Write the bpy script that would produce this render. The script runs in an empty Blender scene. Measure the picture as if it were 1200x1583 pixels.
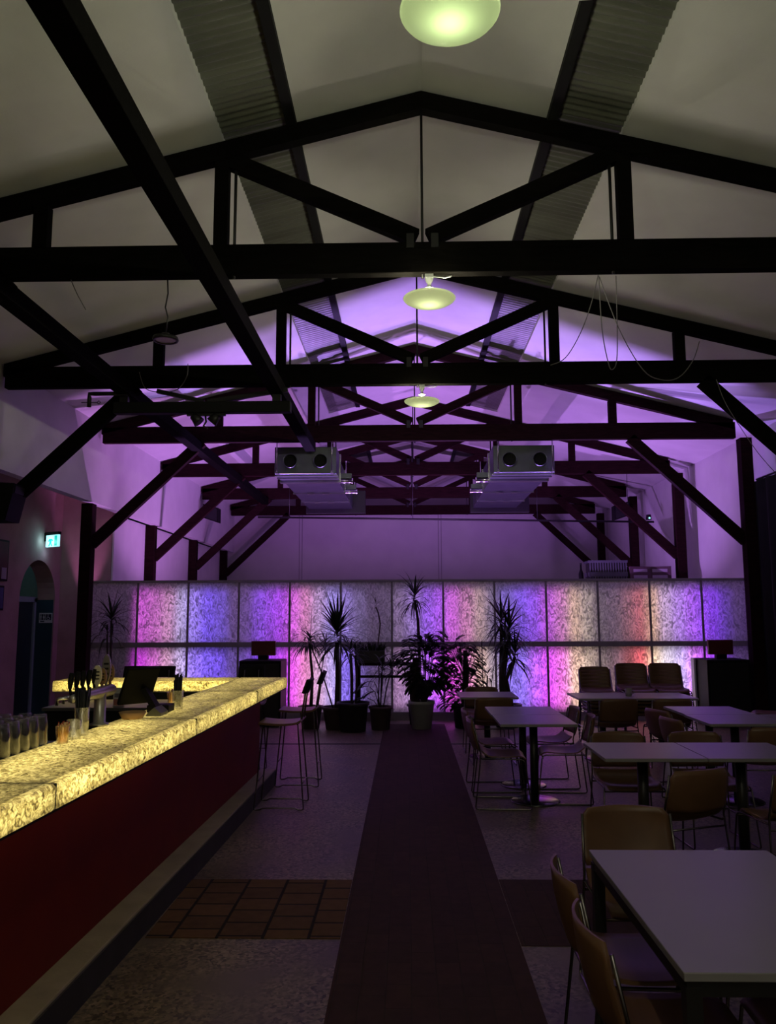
import bpy, bmesh, math, random
from mathutils import Vector, Matrix

# ------------------------------------------------------------------ camera, exposure
C = bpy.context.scene.collection
S = bpy.context.scene
PI = math.pi
cam_d = bpy.data.cameras.new('camera'); cam = bpy.data.objects.new('camera', cam_d); C.objects.link(cam)
cam_d.sensor_width = 36.0; cam_d.lens = 36.0 * 1246.16 / 1583.0
cam_d.clip_start = 0.05; cam_d.clip_end = 100
cam.matrix_world = (Matrix.Translation((0, 0, 1.7)) @ Matrix.Rotation(0.02259, 4, 'Z') @ Matrix.Rotation(0.12643, 4, 'X')
                    @ Matrix.Rotation(0.00338, 4, 'Y') @ Matrix.Rotation(PI / 2, 4, 'X'))
S.camera = cam
S.view_settings.view_transform = 'Standard'
S.view_settings.look = 'None'
S.view_settings.exposure = 0.0
S.view_settings.gamma = 1.0
S.view_settings.use_curve_mapping = False

w = bpy.data.worlds.new('night'); S.world = w; w.use_nodes = True
w.node_tree.nodes['Background'].inputs[0].default_value = (0.01, 0.012, 0.02, 1)
w.node_tree.nodes['Background'].inputs[1].default_value = 0.3


# ------------------------------------------------------------------ lights
def srgb(r, g, b):
    f = lambda c: (c / 255 / 12.92) if c / 255 < 0.04045 else ((c / 255 + 0.055) / 1.055) ** 2.4
    return (f(r), f(g), f(b))


def area(loc, direction, sx, sy, radiance, color, spread=PI):
    """area lamp given by its radiance"""
    d = bpy.data.lights.new('led_light', 'AREA'); d.shape = 'RECTANGLE'; d.size = sx; d.size_y = sy
    m = max(color); col = [c / m for c in color]
    d.color = col; d.energy = radiance * m * sx * sy * PI; d.spread = spread
    o = bpy.data.objects.new('led_light', d); C.objects.link(o); o.location = loc
    v = Vector(direction).normalized()
    if v.z > 0.999:
        o.rotation_euler = (PI, 0, 0)
    elif v.z < -0.999:
        o.rotation_euler = (0, 0, 0)
    else:
        o.rotation_euler = v.to_track_quat('-Z', 'Y').to_euler()
    return o


def point(loc, power, color, r=0.03):
    d = bpy.data.lights.new('bulb_light', 'POINT'); d.energy = power; d.color = color; d.shadow_soft_size = r
    o = bpy.data.objects.new('bulb_light', d); C.objects.link(o); o.location = loc
    return o


# LED battens standing behind the translucent screen: photo column, colour above the rail, colour below the rail (display values)
LED = [(222, (185, 75, 190), (190, 50, 205)), (243, (185, 95, 180), (195, 95, 190)), (264, (185, 125, 170), (195, 140, 175)),
       (284, (165, 150, 200), (185, 165, 215)), (304, (140, 115, 225), (140, 110, 235)), (324, (105, 75, 225), (115, 85, 235)),
       (345, (95, 70, 190), (100, 70, 210)), (366, (70, 50, 100), (80, 60, 130)), (384, (75, 50, 115), (90, 60, 150)),
       (405, (115, 60, 200), (120, 60, 220)), (422, (135, 55, 210), (150, 60, 225)), (440, (155, 55, 215), (180, 60, 235)),
       (458, (200, 85, 205), (225, 80, 225)), (476, (200, 120, 170), (225, 130, 185)), (497, (175, 140, 190), (210, 160, 200)),
       (518, (150, 135, 220), (180, 160, 225)), (538, (130, 110, 190), (125, 100, 225)), (560, (90, 78, 120), (105, 85, 160)),
       (584, (55, 45, 65), (75, 60, 95)), (604, (50, 42, 60), (70, 55, 80)), (620, (110, 90, 125), (160, 120, 165)),
       (642, (140, 110, 185), (185, 145, 205)), (664, (140, 80, 220), (170, 90, 230)), (682, (160, 75, 225), (190, 80, 235)),
       (702, (195, 90, 205), (245, 85, 240)), (724, (190, 115, 165), (240, 130, 205)), (744, (165, 135, 130), (225, 185, 165)),
       (764, (100, 90, 115), (150, 135, 150)), (786, (110, 90, 190), (130, 110, 220)), (808, (115, 75, 220), (140, 110, 240)),
       (828, (135, 70, 225), (180, 90, 245)), (848, (175, 75, 205), (220, 75, 245)), (868, (190, 110, 175), (235, 110, 215)),
       (888, (190, 155, 130), (235, 190, 165)), (908, (150, 135, 120), (190, 165, 145)), (930, (85, 75, 75), (110, 95, 90)),
       (952, (90, 72, 76), (110, 80, 85)), (972, (125, 80, 80), (170, 85, 85)), (990, (170, 85, 85), (225, 85, 90)),
       (1008, (200, 160, 130), (250, 215, 175)), (1028, (180, 150, 190), (230, 215, 235)), (1048, (165, 120, 215), (205, 180, 250)),
       (1066, (160, 85, 230), (215, 120, 250)), (1082, (140, 65, 235), (190, 75, 245)), (1098, (110, 40, 210), (130, 50, 215)),
       (1116, (75, 38, 150), (85, 42, 140)), (1138, (40, 25, 70), (45, 28, 70))]
WALL_Y = 13.40
LED_GAIN_UP, LED_GAIN_LOW = 3.0, 3.6
for px, cu, cl in LED:
    x = -5.32 + (px - 137) * (11.0 / 1025.0)
    area((x, WALL_Y + 0.17, 1.68), (0, -1, 0), 0.20, 0.86, LED_GAIN_UP, srgb(*cu), spread=1.7)
    area((x, WALL_Y + 0.17, 0.66), (0, -1, 0), 0.20, 0.90, LED_GAIN_LOW, srgb(*cl), spread=1.7)
# LED floods on the floor behind the screen that wash the roof and the end wall


def spot(loc, direction, half_deg, intensity, color, blend=0.5, r=0.03):
    d = bpy.data.lights.new('flood_light', 'SPOT'); m = max(color); d.color = [c / m for c in color]; d.energy = intensity * m * 4 * PI
    d.spot_size = math.radians(2 * half_deg); d.spot_blend = blend; d.shadow_soft_size = r
    o = bpy.data.objects.new('flood_light', d); C.objects.link(o); o.location = loc
    o.rotation_euler = Vector(direction).normalized().to_track_quat('-Z', 'Y').to_euler()
    return o


FRONT, BROAD = 75.0, 26.0
for i in range(6):
    x = -3.9 + 1.72 * i
    spot((x, 14.65, 0.95), (0.02 * (i - 2.5), -0.80, 1), 24, FRONT * (0.6 if i in (0, 5) else 1.0), (0.46, 0.26, 1.0) if 0 < i < 5 else ((0.62, 0.24, 0.85) if i == 0 else (0.40, 0.20, 1.0)), 0.7)
for i in range(4):
    x = -2.6 + 1.9 * i
    spot((x, 15.0, 0.9), (0, 0.28, 1), 66, BROAD * 1.25, (0.50, 0.215, 0.92) if i > 0 else (0.66, 0.25, 0.92), 0.5)
spot((-5.62, 13.76, 1.2), (0, 0.10, 1), 16, 14.0, (0.75, 0.25, 0.70), 0.6)  # extra unseen spot added to brighten the return wall
WARM = (1.0, 0.95, 0.70)
LAMP_POWER = 37.0


# ------------------------------------------------------------------ mesh helper
class MB:
    def __init__(self):
        self.bm = bmesh.new()

    def _mark(self, faces, smooth):
        for f in faces:
            f.smooth = smooth

    def box(self, c, s, rz=0.0, bev=0.0, m=None):
        M = Matrix.Translation(c) @ Matrix.Rotation(rz, 4, 'Z') @ Matrix.Diagonal((s[0], s[1], s[2], 1))
        if m is not None:
            M = m @ M
        r = bmesh.ops.create_cube(self.bm, size=1.0, matrix=M)
        if bev > 0:
            es = list({e for v in r['verts'] for e in v.link_edges})
            bmesh.ops.bevel(self.bm, geom=es, offset=bev, segments=2, affect='EDGES', profile=0.5)
        return self

    def bb(self, x0, x1, y0, y1, z0, z1, bev=0.0):
        return self.box(((x0 + x1) / 2, (y0 + y1) / 2, (z0 + z1) / 2), (abs(x1 - x0), abs(y1 - y0), abs(z1 - z0)), 0, bev)

    def beam(self, p, q, w_, h_, side=(0, 1, 0), bev=0.0):
        """bar from p to q, w_ wide along side, h_ deep across"""
        p, q = Vector(p), Vector(q); d = (q - p); L = d.length; d.normalize()
        s = Vector(side); s = (s - d * s.dot(d)).normalized(); u = d.cross(s)
        M = Matrix((( d.x, s.x, u.x, 0), (d.y, s.y, u.y, 0), (d.z, s.z, u.z, 0), (0, 0, 0, 1)))
        M = Matrix.Translation((p + q) / 2) @ M
        return self.box((0, 0, 0), (L, w_, h_), 0, bev, M)

    def tube(self, pts, r, n=8, closed=False, cap=True):
        pts = [Vector(p) for p in pts]; rings = []; N = len(pts)
        ref = None
        for i, p in enumerate(pts):
            a = pts[(i - 1) % N] if (closed or i > 0) else p
            b = pts[(i + 1) % N] if (closed or i < N - 1) else p
            t = (b - a).normalized()
            if ref is None:
                ref = Vector((0, 0, 1)) if abs(t.z) < 0.9 else Vector((1, 0, 0))
            s = t.cross(ref)
            if s.length < 1e-5:
                s = t.cross(Vector((0.3, 1, 0.2)))
            s.normalize(); u = s.cross(t).normalized(); ref = u
            rr = r[i] if isinstance(r, (list, tuple)) else r
            rings.append([self.bm.verts.new(p + (s * math.cos(2 * PI * k / n) + u * math.sin(2 * PI * k / n)) * rr) for k in range(n)])
        fs = []
        for i in range(N if closed else N - 1):
            A, B = rings[i], rings[(i + 1) % N]
            for k in range(n):
                fs.append(self.bm.faces.new((A[k], A[(k + 1) % n], B[(k + 1) % n], B[k])))
        if not closed and cap:
            fs.append(self.bm.faces.new(rings[0][::-1])); fs.append(self.bm.faces.new(rings[-1]))
        self._mark(fs, True)
        return self

    def lathe(self, prof, c=(0, 0, 0), n=24, m=None):
        c = Vector(c); rings = []
        for r, z in prof:
            if r < 1e-6:
                v = [self.bm.verts.new((m @ Vector((0, 0, z)) if m else Vector((0, 0, z))) + c)] * n
            else:
                v = []
                for k in range(n):
                    q = Vector((r * math.cos(2 * PI * k / n), r * math.sin(2 * PI * k / n), z))
                    v.append(self.bm.verts.new((m @ q if m else q) + c))
            rings.append(v)
        fs = []
        for A, B in zip(rings[:-1], rings[1:]):
            for k in range(n):
                q = [A[k], A[(k + 1) % n], B[(k + 1) % n], B[k]]
                u = []
                for v in q:
                    if v not in u:
                        u.append(v)
                if len(u) > 2:
                    try:
                        fs.append(self.bm.faces.new(u))
                    except ValueError:
                        pass
        self._mark(fs, True)
        return self

    def poly(self, pts, smooth=False):
        f = self.bm.faces.new([self.bm.verts.new(p) for p in pts]); f.smooth = smooth
        return self

    def prism(self, pts, vec):
        """polygon extruded along vec"""
        vec = Vector(vec); a = [self.bm.verts.new(p) for p in pts]; b = [self.bm.verts.new(Vector(p) + vec) for p in pts]
        n = len(a)
        self.bm.faces.new(a); self.bm.faces.new(b[::-1])
        for i in range(n):
            self.bm.faces.new((a[i], b[i], b[(i + 1) % n], a[(i + 1) % n]))
        return self

    def sheet(self, fn, nu, nv, t=0.0):
        """surface fn(u, v) in 0..1, thickened by t along its normals"""
        g = [[Vector(fn(i / nu, j / nv)) for j in range(nv + 1)] for i in range(nu + 1)]

        def nrm(i, j):
            a = g[min(i + 1, nu)][j] - g[max(i - 1, 0)][j]; b = g[i][min(j + 1, nv)] - g[i][max(j - 1, 0)]
            return a.cross(b).normalized()
        A = [[self.bm.verts.new(g[i][j]) for j in range(nv + 1)] for i in range(nu + 1)]
        fs = [self.bm.faces.new((A[i][j], A[i + 1][j], A[i + 1][j + 1], A[i][j + 1])) for i in range(nu) for j in range(nv)]
        if t:
            B = [[self.bm.verts.new(g[i][j] - nrm(i, j) * t) for j in range(nv + 1)] for i in range(nu + 1)]
            fs += [self.bm.faces.new((B[i][j + 1], B[i + 1][j + 1], B[i + 1][j], B[i][j])) for i in range(nu) for j in range(nv)]
            e = []
            for i in range(nu):
                e.append((A[i + 1][0], A[i][0], B[i][0], B[i + 1][0])); e.append((A[i][nv], A[i + 1][nv], B[i + 1][nv], B[i][nv]))
            for j in range(nv):
                e.append((A[0][j], A[0][j + 1], B[0][j + 1], B[0][j])); e.append((A[nu][j + 1], A[nu][j], B[nu][j], B[nu][j + 1]))
            for q in e:
                self.bm.faces.new(q)
        self._mark(fs, True)
        return self

    def leaf(self, p, d, L, w_, droop=0.5, n=6, fold=0.12):
        """strap leaf that starts at p towards d and bends down"""
        p = Vector(p); d = Vector(d).normalized(); prev = None
        for i in range(n + 1):
            t = i / n
            ww = w_ * (min(1.0, 0.45 + 2.2 * t) if t < 0.35 else max(0.02, (1 - t) / 0.65) ** 0.8)
            s = d.cross(Vector((0, 0, 1)))
            if s.length < 1e-3:
                s = Vector((1, 0, 0))
            s.normalize(); u = s.cross(d)
            row = [self.bm.verts.new(p - s * ww / 2), self.bm.verts.new(p - u * fold * ww), self.bm.verts.new(p + s * ww / 2)]
            if prev:
                for k in range(2):
                    f = self.bm.faces.new((prev[k], prev[k + 1], row[k + 1], row[k])); f.smooth = True
            prev = row
            p = p + d * (L / n)
            d = (d + Vector((0, 0, -1)) * droop / n * (0.4 + 1.4 * t)).normalized()
        return self

    def build(self, name, mat, parent=None):
        bmesh.ops.recalc_face_normals(self.bm, faces=self.bm.faces[:])
        me = bpy.data.meshes.new(name); self.bm.to_mesh(me); self.bm.free()
        me.materials.append(mat)
        o = bpy.data.objects.new(name, me); C.objects.link(o)
        if parent is not None:
            o.parent = parent
        return o


def tag(o, label=None, cat=None, group=None, kind=None):
    if label: o['label'] = label
    if cat: o['category'] = cat
    if group: o['group'] = group
    if kind: o['kind'] = kind
    return o


def thing(name, label, cat, loc=(0, 0, 0), rz=0.0, group=None, kind=None):
    o = bpy.data.objects.new(name, None); C.objects.link(o); o.location = loc; o.rotation_euler = (0, 0, rz)
    o.empty_display_size = 0.1
    return tag(o, label, cat, group, kind)


def struct(name, mb, mat, parent=None):
    return tag(mb.build(name, mat, parent), kind='structure')


def dup(root, loc, rz, label, group=None):
    r = root.copy(); C.objects.link(r); r.location = loc; r.rotation_euler = (0, 0, rz); r['label'] = label
    if group:
        r['group'] = group
    elif 'group' in r:
        del r['group']
    for ch in list(root.children):
        c = ch.copy(); C.objects.link(c); c.parent = r
        for g in list(ch.children):
            d = g.copy(); C.objects.link(d); d.parent = c
    return r


# ------------------------------------------------------------------ materials
def mat(name, col, rough=0.6, metal=0.0, spec=0.5, noise=0.0, scale=8.0, bump=0.0, bscale=40.0, stretch=(1, 1, 1), coat=0.0):
    m = bpy.data.materials.new(name); m.use_nodes = True; nt = m.node_tree; b = nt.nodes['Principled BSDF']
    b.inputs['Base Color'].default_value = (*col, 1); b.inputs['Roughness'].default_value = rough
    b.inputs['Metallic'].default_value = metal; b.inputs['Specular IOR Level'].default_value = spec
    b.inputs['Coat Weight'].default_value = coat
    if noise or bump:
        tc = nt.nodes.new('ShaderNodeTexCoord'); mp = nt.nodes.new('ShaderNodeMapping'); mp.inputs['Scale'].default_value = stretch
        nt.links.new(tc.outputs['Object'], mp.inputs['Vector'])
    if noise:
        n = nt.nodes.new('ShaderNodeTexNoise'); n.inputs['Scale'].default_value = scale; n.inputs['Detail'].default_value = 6
        nt.links.new(mp.outputs[0], n.inputs['Vector'])
        r = nt.nodes.new('ShaderNodeValToRGB')
        r.color_ramp.elements[0].position = 0.3; r.color_ramp.elements[1].position = 0.7
        r.color_ramp.elements[0].color = (*[c * (1 - noise) for c in col], 1)
        r.color_ramp.elements[1].color = (*[min(1, c * (1 + noise)) for c in col], 1)
        nt.links.new(n.outputs['Fac'], r.inputs[0]); nt.links.new(r.outputs[0], b.inputs['Base Color'])
    if bump:
        n2 = nt.nodes.new('ShaderNodeTexNoise'); n2.inputs['Scale'].default_value = bscale; n2.inputs['Detail'].default_value = 5
        nt.links.new(mp.outputs[0], n2.inputs['Vector'])
        bp = nt.nodes.new('ShaderNodeBump'); bp.inputs['Strength'].default_value = bump; bp.inputs['Distance'].default_value = 0.01
        nt.links.new(n2.outputs['Fac'], bp.inputs['Height']); nt.links.new(bp.outputs[0], b.inputs['Normal'])
    return m


def emis(name, col, strength, base=(0.8, 0.8, 0.8)):
    m = mat(name, base, 0.4)
    b = m.node_tree.nodes['Principled BSDF']
    b.inputs['Emission Color'].default_value = (*col, 1); b.inputs['Emission Strength'].default_value = strength
    return m


def screen_mat():
    """crinkled translucent sheet"""
    m = bpy.data.materials.new('crinkled_translucent_sheet'); m.use_nodes = True; nt = m.node_tree
    nt.nodes.remove(nt.nodes['Principled BSDF']); out = nt.nodes['Material Output']
    tc = nt.nodes.new('ShaderNodeTexCoord')
    mp = nt.nodes.new('ShaderNodeMapping'); mp.inputs['Rotation'].default_value = (0, 0.6, 0); mp.inputs['Scale'].default_value = (1.0, 1.0, 0.6)
    nt.links.new(tc.outputs['Object'], mp.inputs['Vector'])
    n0 = nt.nodes.new('ShaderNodeTexNoise'); n0.noise_type = 'RIDGED_MULTIFRACTAL'; n0.inputs['Scale'].default_value = 7; n0.inputs['Detail'].default_value = 5
    n0.inputs['Distortion'].default_value = 1.2
    nt.links.new(mp.outputs[0], n0.inputs['Vector'])
    n1 = nt.nodes.new('ShaderNodeTexNoise'); n1.inputs['Scale'].default_value = 15; n1.inputs['Detail'].default_value = 5
    n1.inputs['Distortion'].default_value = 2.6
    nt.links.new(mp.outputs[0], n1.inputs['Vector'])
    r1 = nt.nodes.new('ShaderNodeMapRange'); r1.inputs[1].default_value = 0.35; r1.inputs[2].default_value = 1.0
    r1.inputs[3].default_value = 0.0; r1.inputs[4].default_value = 0.62
    nt.links.new(n0.outputs['Fac'], r1.inputs[0])
    r2 = nt.nodes.new('ShaderNodeMapRange'); r2.inputs[1].default_value = 0.36; r2.inputs[2].default_value = 0.66
    r2.inputs[3].default_value = 0.09; r2.inputs[4].default_value = 0.60
    nt.links.new(n1.outputs['Fac'], r2.inputs[0])
    ad = nt.nodes.new('ShaderNodeMath'); ad.operation = 'ADD'
    nt.links.new(r1.outputs[0], ad.inputs[0]); nt.links.new(r2.outputs[0], ad.inputs[1])
    tr = nt.nodes.new('ShaderNodeBsdfTranslucent'); nt.links.new(ad.outputs[0], tr.inputs['Color'])
    di = nt.nodes.new('ShaderNodeBsdfDiffuse'); di.inputs['Color'].default_value = (0.48, 0.48, 0.52, 1)
    gl = nt.nodes.new('ShaderNodeBsdfGlossy'); gl.inputs['Roughness'].default_value = 0.4; gl.inputs['Color'].default_value = (1, 1, 1, 1)
    bp = nt.nodes.new('ShaderNodeBump'); bp.inputs['Strength'].default_value = 0.5; bp.inputs['Distance'].default_value = 0.01
    nt.links.new(ad.outputs[0], bp.inputs['Height'])
    for s in (di, gl):
        nt.links.new(bp.outputs[0], s.inputs['Normal'])
    as_ = nt.nodes.new('ShaderNodeAddShader'); nt.links.new(tr.outputs[0], as_.inputs[0]); nt.links.new(di.outputs[0], as_.inputs[1])
    mxs = nt.nodes.new('ShaderNodeMixShader'); mxs.inputs[0].default_value = 0.05
    nt.links.new(as_.outputs[0], mxs.inputs[1]); nt.links.new(gl.outputs[0], mxs.inputs[2])
    nt.links.new(mxs.outputs[0], out.inputs['Surface'])
    return m


def onyx_mat():
    """translucent honey stone slab lit from inside"""
    m = bpy.data.materials.new('honey_stone'); m.use_nodes = True; nt = m.node_tree
    nt.nodes.remove(nt.nodes['Principled BSDF']); out = nt.nodes['Material Output']
    tc = nt.nodes.new('ShaderNodeTexCoord')
    mp = nt.nodes.new('ShaderNodeMapping'); mp.inputs['Scale'].default_value = (0.30, 1.0, 0.85); mp.inputs['Rotation'].default_value = (0, 0, -0.2)
    nt.links.new(tc.outputs['Object'], mp.inputs['Vector'])
    n1 = nt.nodes.new('ShaderNodeTexNoise'); n1.inputs['Scale'].default_value = 52; n1.inputs['Detail'].default_value = 4
    n1.inputs['Distortion'].default_value = 0.8; n1.inputs['Roughness'].default_value = 0.55
    n2 = nt.nodes.new('ShaderNodeTexNoise'); n2.inputs['Scale'].default_value = 3.2; n2.inputs['Detail'].default_value = 3
    nt.links.new(mp.outputs[0], n1.inputs['Vector']); nt.links.new(tc.outputs['Object'], n2.inputs['Vector'])
    r1 = nt.nodes.new('ShaderNodeValToRGB'); e = r1.color_ramp.elements
    e[0].position = 0.43; e[0].color = (0.012, 0.009, 0.004, 1); e[1].position = 0.58; e[1].color = (0.86, 0.81, 0.54, 1)
    k = e.new(0.50); k.color = (0.27, 0.24, 0.13, 1)
    nt.links.new(n1.outputs['Fac'], r1.inputs[0])
    r2 = nt.nodes.new('ShaderNodeMapRange'); r2.inputs[1].default_value = 0.35; r2.inputs[2].default_value = 0.68
    r2.inputs[3].default_value = 0.22; r2.inputs[4].default_value = 0.66
    nt.links.new(n1.outputs['Fac'], r2.inputs[0])
    ad = nt.nodes.new('ShaderNodeMath'); ad.operation = 'ADD'
    nt.links.new(r1.outputs[0], ad.inputs[0]); nt.links.new(r2.outputs[0], ad.inputs[1])
    tr = nt.nodes.new('ShaderNodeBsdfTranslucent'); nt.links.new(ad.outputs[0], tr.inputs['Color'])
    di = nt.nodes.new('ShaderNodeBsdfDiffuse'); di.inputs['Color'].default_value = (0.48, 0.48, 0.52, 1)
    gl = nt.nodes.new('ShaderNodeBsdfGlossy'); gl.inputs['Roughness'].default_value = 0.4; gl.inputs['Color'].default_value = (1, 1, 1, 1)
    bp = nt.nodes.new('ShaderNodeBump'); bp.inputs['Strength'].default_value = 0.5; bp.inputs['Distance'].default_value = 0.01
    nt.links.new(ad.outputs[0], bp.inputs['Height'])
    for s in (di, gl):
        nt.links.new(bp.outputs[0], s.inputs['Normal'])
    as_ = nt.nodes.new('ShaderNodeAddShader'); nt.links.new(tr.outputs[0], as_.inputs[0]); nt.links.new(di.outputs[0], as_.inputs[1])
    mxs = nt.nodes.new('ShaderNodeMixShader'); mxs.inputs[0].default_value = 0.05
    nt.links.new(as_.outputs[0], mxs.inputs[1]); nt.links.new(gl.outputs[0], mxs.inputs[2])
    nt.links.new(mxs.outputs[0], out.inputs['Surface'])
    return m


def onyx_mat():
    """translucent honey stone slab lit from inside"""
    m = bpy.data.materials.new('honey_stone'); m.use_nodes = True; nt = m.node_tree
    nt.nodes.remove(nt.nodes['Principled BSDF']); out = nt.nodes['Material Output']
    tc = nt.nodes.new('ShaderNodeTexCoord')
    mp = nt.nodes.new('ShaderNodeMapping'); mp.inputs['Scale'].default_value = (1.0, 0.8, 1.0); mp.inputs['Rotation'].default_value = (0, 0, 0.5)
    nt.links.new(tc.outputs['Object'], mp.inputs['Vector'])
    n1 = nt.nodes.new('ShaderNodeTexNoise'); n1.inputs['Scale'].default_value = 42; n1.inputs['Detail'].default_value = 5
    n1.inputs['Distortion'].default_value = 1.4; n1.inputs['Roughness'].default_value = 0.6
    n2 = nt.nodes.new('ShaderNodeTexNoise'); n2.inputs['Scale'].default_value = 3.2; n2.inputs['Detail'].default_value = 3
    nt.links.new(mp.outputs[0], n1.inputs['Vector']); nt.links.new(mp.outputs[0], n2.inputs['Vector'])
    r1 = nt.nodes.new('ShaderNodeValToRGB'); e = r1.color_ramp.elements
    e[0].position = 0.36; e[0].color = (0.05, 0.035, 0.012, 1); e[1].position = 0.60; e[1].color = (0.80, 0.70, 0.34, 1)
    k = e.new(0.46); k.color = (0.36, 0.29, 0.10, 1)
    nt.links.new(n1.outputs['Fac'], r1.inputs[0])
    r2 = nt.nodes.new('ShaderNodeMapRange'); r2.inputs[1].default_value = 0.3; r2.inputs[2].default_value = 0.7
    r2.inputs[3].default_value = 0.55; r2.inputs[4].default_value = 1.15
    nt.links.new(n2.outputs['Fac'], r2.inputs[0])
    mu = nt.nodes.new('ShaderNodeMix'); mu.data_type = 'RGBA'; mu.blend_type = 'MULTIPLY'; mu.inputs[0].default_value = 1.0
    nt.links.new(r1.outputs[0], mu.inputs[6]); nt.links.new(r2.outputs[0], mu.inputs[7])
    tr = nt.nodes.new('ShaderNodeBsdfTranslucent'); nt.links.new(mu.outputs[2], tr.inputs['Color'])
    di = nt.nodes.new('ShaderNodeBsdfDiffuse'); di.inputs['Color'].default_value = (0.20, 0.18, 0.15, 1)
    gl = nt.nodes.new('ShaderNodeBsdfGlossy'); gl.inputs['Roughness'].default_value = 0.22
    as_ = nt.nodes.new('ShaderNodeAddShader'); nt.links.new(tr.outputs[0], as_.inputs[0]); nt.links.new(di.outputs[0], as_.inputs[1])
    mxs = nt.nodes.new('ShaderNodeMixShader'); mxs.inputs[0].default_value = 0.05
    nt.links.new(as_.outputs[0], mxs.inputs[1]); nt.links.new(gl.outputs[0], mxs.inputs[2])
    nt.links.new(mxs.outputs[0], out.inputs['Surface'])
    return m


def glass_mat(name, tint=(1, 1, 1), gloss=0.16):
    m = bpy.data.materials.new(name); m.use_nodes = True; nt = m.node_tree
    nt.nodes.remove(nt.nodes['Principled BSDF']); out = nt.nodes['Material Output']
    t = nt.nodes.new('ShaderNodeBsdfTransparent'); t.inputs[0].default_value = (*tint, 1)
    g = nt.nodes.new('ShaderNodeBsdfGlossy'); g.inputs['Roughness'].default_value = 0.06
    lw = nt.nodes.new('ShaderNodeLayerWeight'); lw.inputs[0].default_value = 0.35
    mr = nt.nodes.new('ShaderNodeMapRange'); mr.inputs[3].default_value = gloss; mr.inputs[4].default_value = 0.75
    nt.links.new(lw.outputs['Facing'], mr.inputs[0])
    x = nt.nodes.new('ShaderNodeMixShader'); nt.links.new(mr.outputs[0], x.inputs[0])
    nt.links.new(t.outputs[0], x.inputs[1]); nt.links.new(g.outputs[0], x.inputs[2]); nt.links.new(x.outputs[0], out.inputs['Surface'])
    return m


def opal_mat():
    """thick opal glass: spreads the bulb's light and passes only a little of it"""
    m = bpy.data.materials.new('opal_glass'); m.use_nodes = True; nt = m.node_tree
    nt.nodes.remove(nt.nodes['Principled BSDF']); out = nt.nodes['Material Output']
    tr = nt.nodes.new('ShaderNodeBsdfTranslucent'); tr.inputs['Color'].default_value = (0.017, 0.020, 0.012, 1)
    di = nt.nodes.new('ShaderNodeBsdfDiffuse'); di.inputs['Color'].default_value = (0.55, 0.56, 0.48, 1)
    gl = nt.nodes.new('ShaderNodeBsdfGlossy'); gl.inputs['Roughness'].default_value = 0.1
    a = nt.nodes.new('ShaderNodeAddShader'); nt.links.new(tr.outputs[0], a.inputs[0]); nt.links.new(di.outputs[0], a.inputs[1])
    x = nt.nodes.new('ShaderNodeMixShader'); x.inputs[0].default_value = 0.04
    nt.links.new(a.outputs[0], x.inputs[1]); nt.links.new(gl.outputs[0], x.inputs[2]); nt.links.new(x.outputs[0], out.inputs['Surface'])
    return m


def brick_mat(name, c1, c2, mortar, bw, rh, ms=0.006, rot=0.0):
    m = mat(name, c1, 0.85, spec=0.2); nt = m.node_tree; b = nt.nodes['Principled BSDF']
    tc = nt.nodes.new('ShaderNodeTexCoord'); mp = nt.nodes.new('ShaderNodeMapping'); mp.inputs['Rotation'].default_value = (0, 0, rot); mp.inputs['Location'].default_value = (50.03, 50.02, 0)
    br = nt.nodes.new('ShaderNodeTexBrick'); br.inputs['Scale'].default_value = 1.0
    br.inputs['Color1'].default_value = (*c1, 1); br.inputs['Color2'].default_value = (*c2, 1); br.inputs['Mortar'].default_value = (*mortar, 1)
    br.inputs['Brick Width'].default_value = bw; br.inputs['Row Height'].default_value = rh; br.inputs['Mortar Size'].default_value = ms
    br.inputs['Mortar Smooth'].default_value = 0.3
    nt.links.new(tc.outputs['Object'], mp.inputs[0]); nt.links.new(mp.outputs[0], br.inputs['Vector'])
    n = nt.nodes.new('ShaderNodeTexNoise'); n.inputs['Scale'].default_value = 14; n.inputs['Detail'].default_value = 5
    nt.links.new(tc.outputs['Object'], n.inputs['Vector'])
    mr = nt.nodes.new('ShaderNodeMapRange'); mr.inputs[3].default_value = 0.6; mr.inputs[4].default_value = 1.35
    nt.links.new(n.outputs['Fac'], mr.inputs[0])
    mu = nt.nodes.new('ShaderNodeMix'); mu.data_type = 'RGBA'; mu.blend_type = 'MULTIPLY'; mu.inputs[0].default_value = 1
    nt.links.new(br.outputs['Color'], mu.inputs[6]); nt.links.new(mr.outputs[0], mu.inputs[7]); nt.links.new(mu.outputs[2], b.inputs['Base Color'])
    bp = nt.nodes.new('ShaderNodeBump'); bp.inputs['Strength'].default_value = 0.6; bp.inputs['Distance'].default_value = 0.006; bp.invert = True
    nt.links.new(br.outputs['Fac'], bp.inputs['Height']); nt.links.new(bp.outputs[0], b.inputs['Normal'])
    return m


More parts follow.
